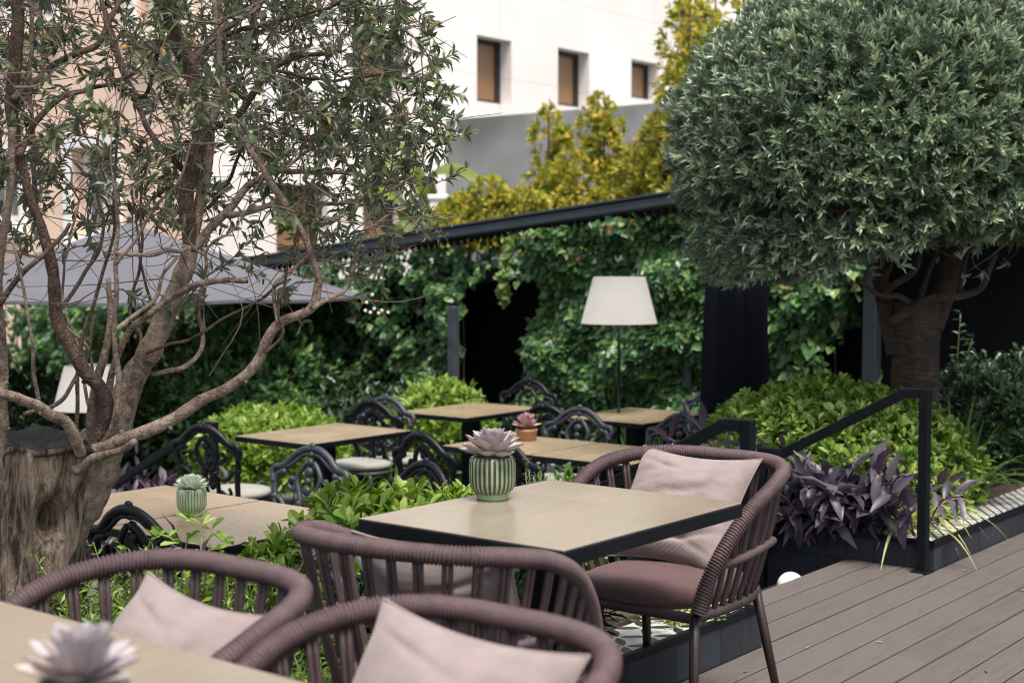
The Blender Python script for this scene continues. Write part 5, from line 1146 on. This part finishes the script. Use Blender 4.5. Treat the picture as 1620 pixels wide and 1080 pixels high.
# thin sapling by the dark wall
t = thing('sapling', 'thin wispy sapling against the dark wall right of the clipped olive trunk', 'plant', P(1515, 600, 8.9), 0, world=True); sm = MB(); lf = MB()
for ptsx in (((1512, 600), (1516, 545), (1520, 490)), ((1512, 600), (1530, 560), (1540, 530))):
    cv = spline([P(x, y, 8.9) for x, y in ptsx], 30); sm.tube(cv[::3], .0035, 5); q = np.repeat(cv[4::3], 2, 0); leaves(lf, q, unit(rnd(len(q)) * (1, .6, .3) + (0, 0, .3)), unit(rnd(len(q)) * .3 + (0, -.6, 1)), .055, .3, 'lance')
sm.build('stems', 'stem', t); lf.build('foliage', 'dark', t, smooth=False)

# golden shrubs and trees behind the pergola
def golden(label, px, ytop, Y, wpx, n, seed, ybot=400, group='golden shrubs behind the pergola', taper=.55, spires=3):
    r = np.random.default_rng(seed); top = P(px, ytop, Y); bot = P(px, ybot, Y); t = thing('golden_shrub', label, 'shrub', (top[0], top[1], -1.05), 0, group, world=True); rx = wpx / 2 * Y / FPX; mb = MB(); sm = MB(); PP, OO = [], []
    for s_ in range(spires):
        cx = top[0] + (0 if s_ == 0 else r.uniform(-.75, .75) * rx); cy = Y + r.uniform(-.4, .4) * rx; h1 = top[2] if s_ == 0 else bot[2] + (top[2] - bot[2]) * r.uniform(.55, .95); rr0 = rx * (1.0 if s_ == 0 else .7)
        m_ = int(n * 1.05) // spires; f = r.uniform(0, 1, m_) ** .85; a = r.uniform(0, 6.28, m_); rad = rr0 * ((1 - f) ** taper * .9 + .12) * (1 + .25 * np.sin(f * 17 + s_)) * r.uniform(.35, 1.0, m_) ** .5
        p = np.stack((cx + rad * np.cos(a), cy + rad * np.sin(a), bot[2] + (h1 - bot[2]) * f), 1); PP.append(p); OO.append(unit(np.stack((np.cos(a), np.sin(a), .7 + 0 * a), 1)))
        sm.tube(spline([(top[0], Y, -1.05), (cx, cy, bot[2]), (cx, cy, h1 - .1)], 14), np.linspace(.04, .008, 14), 7)
    PP, OO = np.concatenate(PP), np.concatenate(OO); sprigs(mb, PP, OO, 11, .074, .34, 'spoon', .95); mb.build('foliage', 'golden', t, smooth=False); sm.build('trunk', 'limbdark', t)
for k, (px, yt, Y, wp_, n, lb) in enumerate(((868, 172, 15.5, 90, 520, 'tall narrow golden shrub against the bare grey wall'), (950, 150, 15.8, 120, 640, 'tallest golden shrub standing right of the narrow one before the grey wall'), (775, 285, 15.0, 120, 420, 'low golden shrub over the pergola roof beside the banana leaf'), (715, 320, 14.8, 90, 260, 'lowest orange golden shrub beside the white post'), (905, 240, 14.9, 130, 420, 'broad golden shrub between the two tall ones'), (1046, 185, 15.2, 120, 900, 'golden shrub partly behind the clipped olive dome'), (1000, 235, 14.8, 110, 380, 'short golden shrub below the tallest one'), (832, 300, 14.6, 120, 360, 'low golden shrub right above the roof edge under the tall narrow one'), (690, 335, 14.4, 80, 200, 'small golden shrub at the foot of the white post'))):
    golden(lb, px, yt, Y, wp_, n, 130 + k)
golden('golden green tree rising above the clipped olive beside the white building', 1092, 4, 14.0, 125, 640, 140, 330, None, .30, 3)
golden('leafy golden tree top directly behind the clipped olive dome', 1135, -40, 14.6, 190, 1100, 141, 240, None, .3, 4)
# banana plant beside the white post
t = thing('banana_plant', 'banana plant with broad yellow green leaves beside the white post', 'plant', (*P(690, 400, 16.2)[:2], -1.05), 0, world=True); mb = MB(); s0 = P(672, 380, 16.2)
for (x0, y0, x1, y1, x2, y2, wd) in ((672, 320, 700, 262, 778, 285, .17), (672, 330, 640, 360, 625, 400, .16), (670, 310, 640, 250, 560, 260, .17), (672, 320, 660, 250, 620, 215, .15), (668, 340, 610, 300, 540, 330, .15), (672, 350, 650, 330, 665, 395, .16)):
    cv = spline([P(x0, y0, 16.2), P(x1, y1, 16.0 + rng.uniform(-.3, .3)), P(x2, y2, 15.8)], 14); tg = unit(np.gradient(cv, axis=0)); sd_ = unit(np.cross(tg, (.2, -.6, 1.0))); w_ = wd * np.sin(np.linspace(.12, math.pi, 14)) ** .7; V = np.stack((cv - sd_ * w_[:, None] + (0, 0, -.04), cv, cv + sd_ * w_[:, None] + (0, 0, -.04)), 1).reshape(-1, 3); i = (np.arange(13)[:, None] * 3 + np.arange(2)[None]).ravel(); mb.add(V, np.stack((i, i + 3, i + 4, i + 1), 1))
mb.build('leaves', 'banana', t); MB().tube([(s0[0], s0[1], -1.05), s0, P(672, 318, 16.2)], (.10, .08, .05), 10).build('stem', 'stem', t)

for o in bpy.data.objects:
    if '_w' in o: del o['_w']
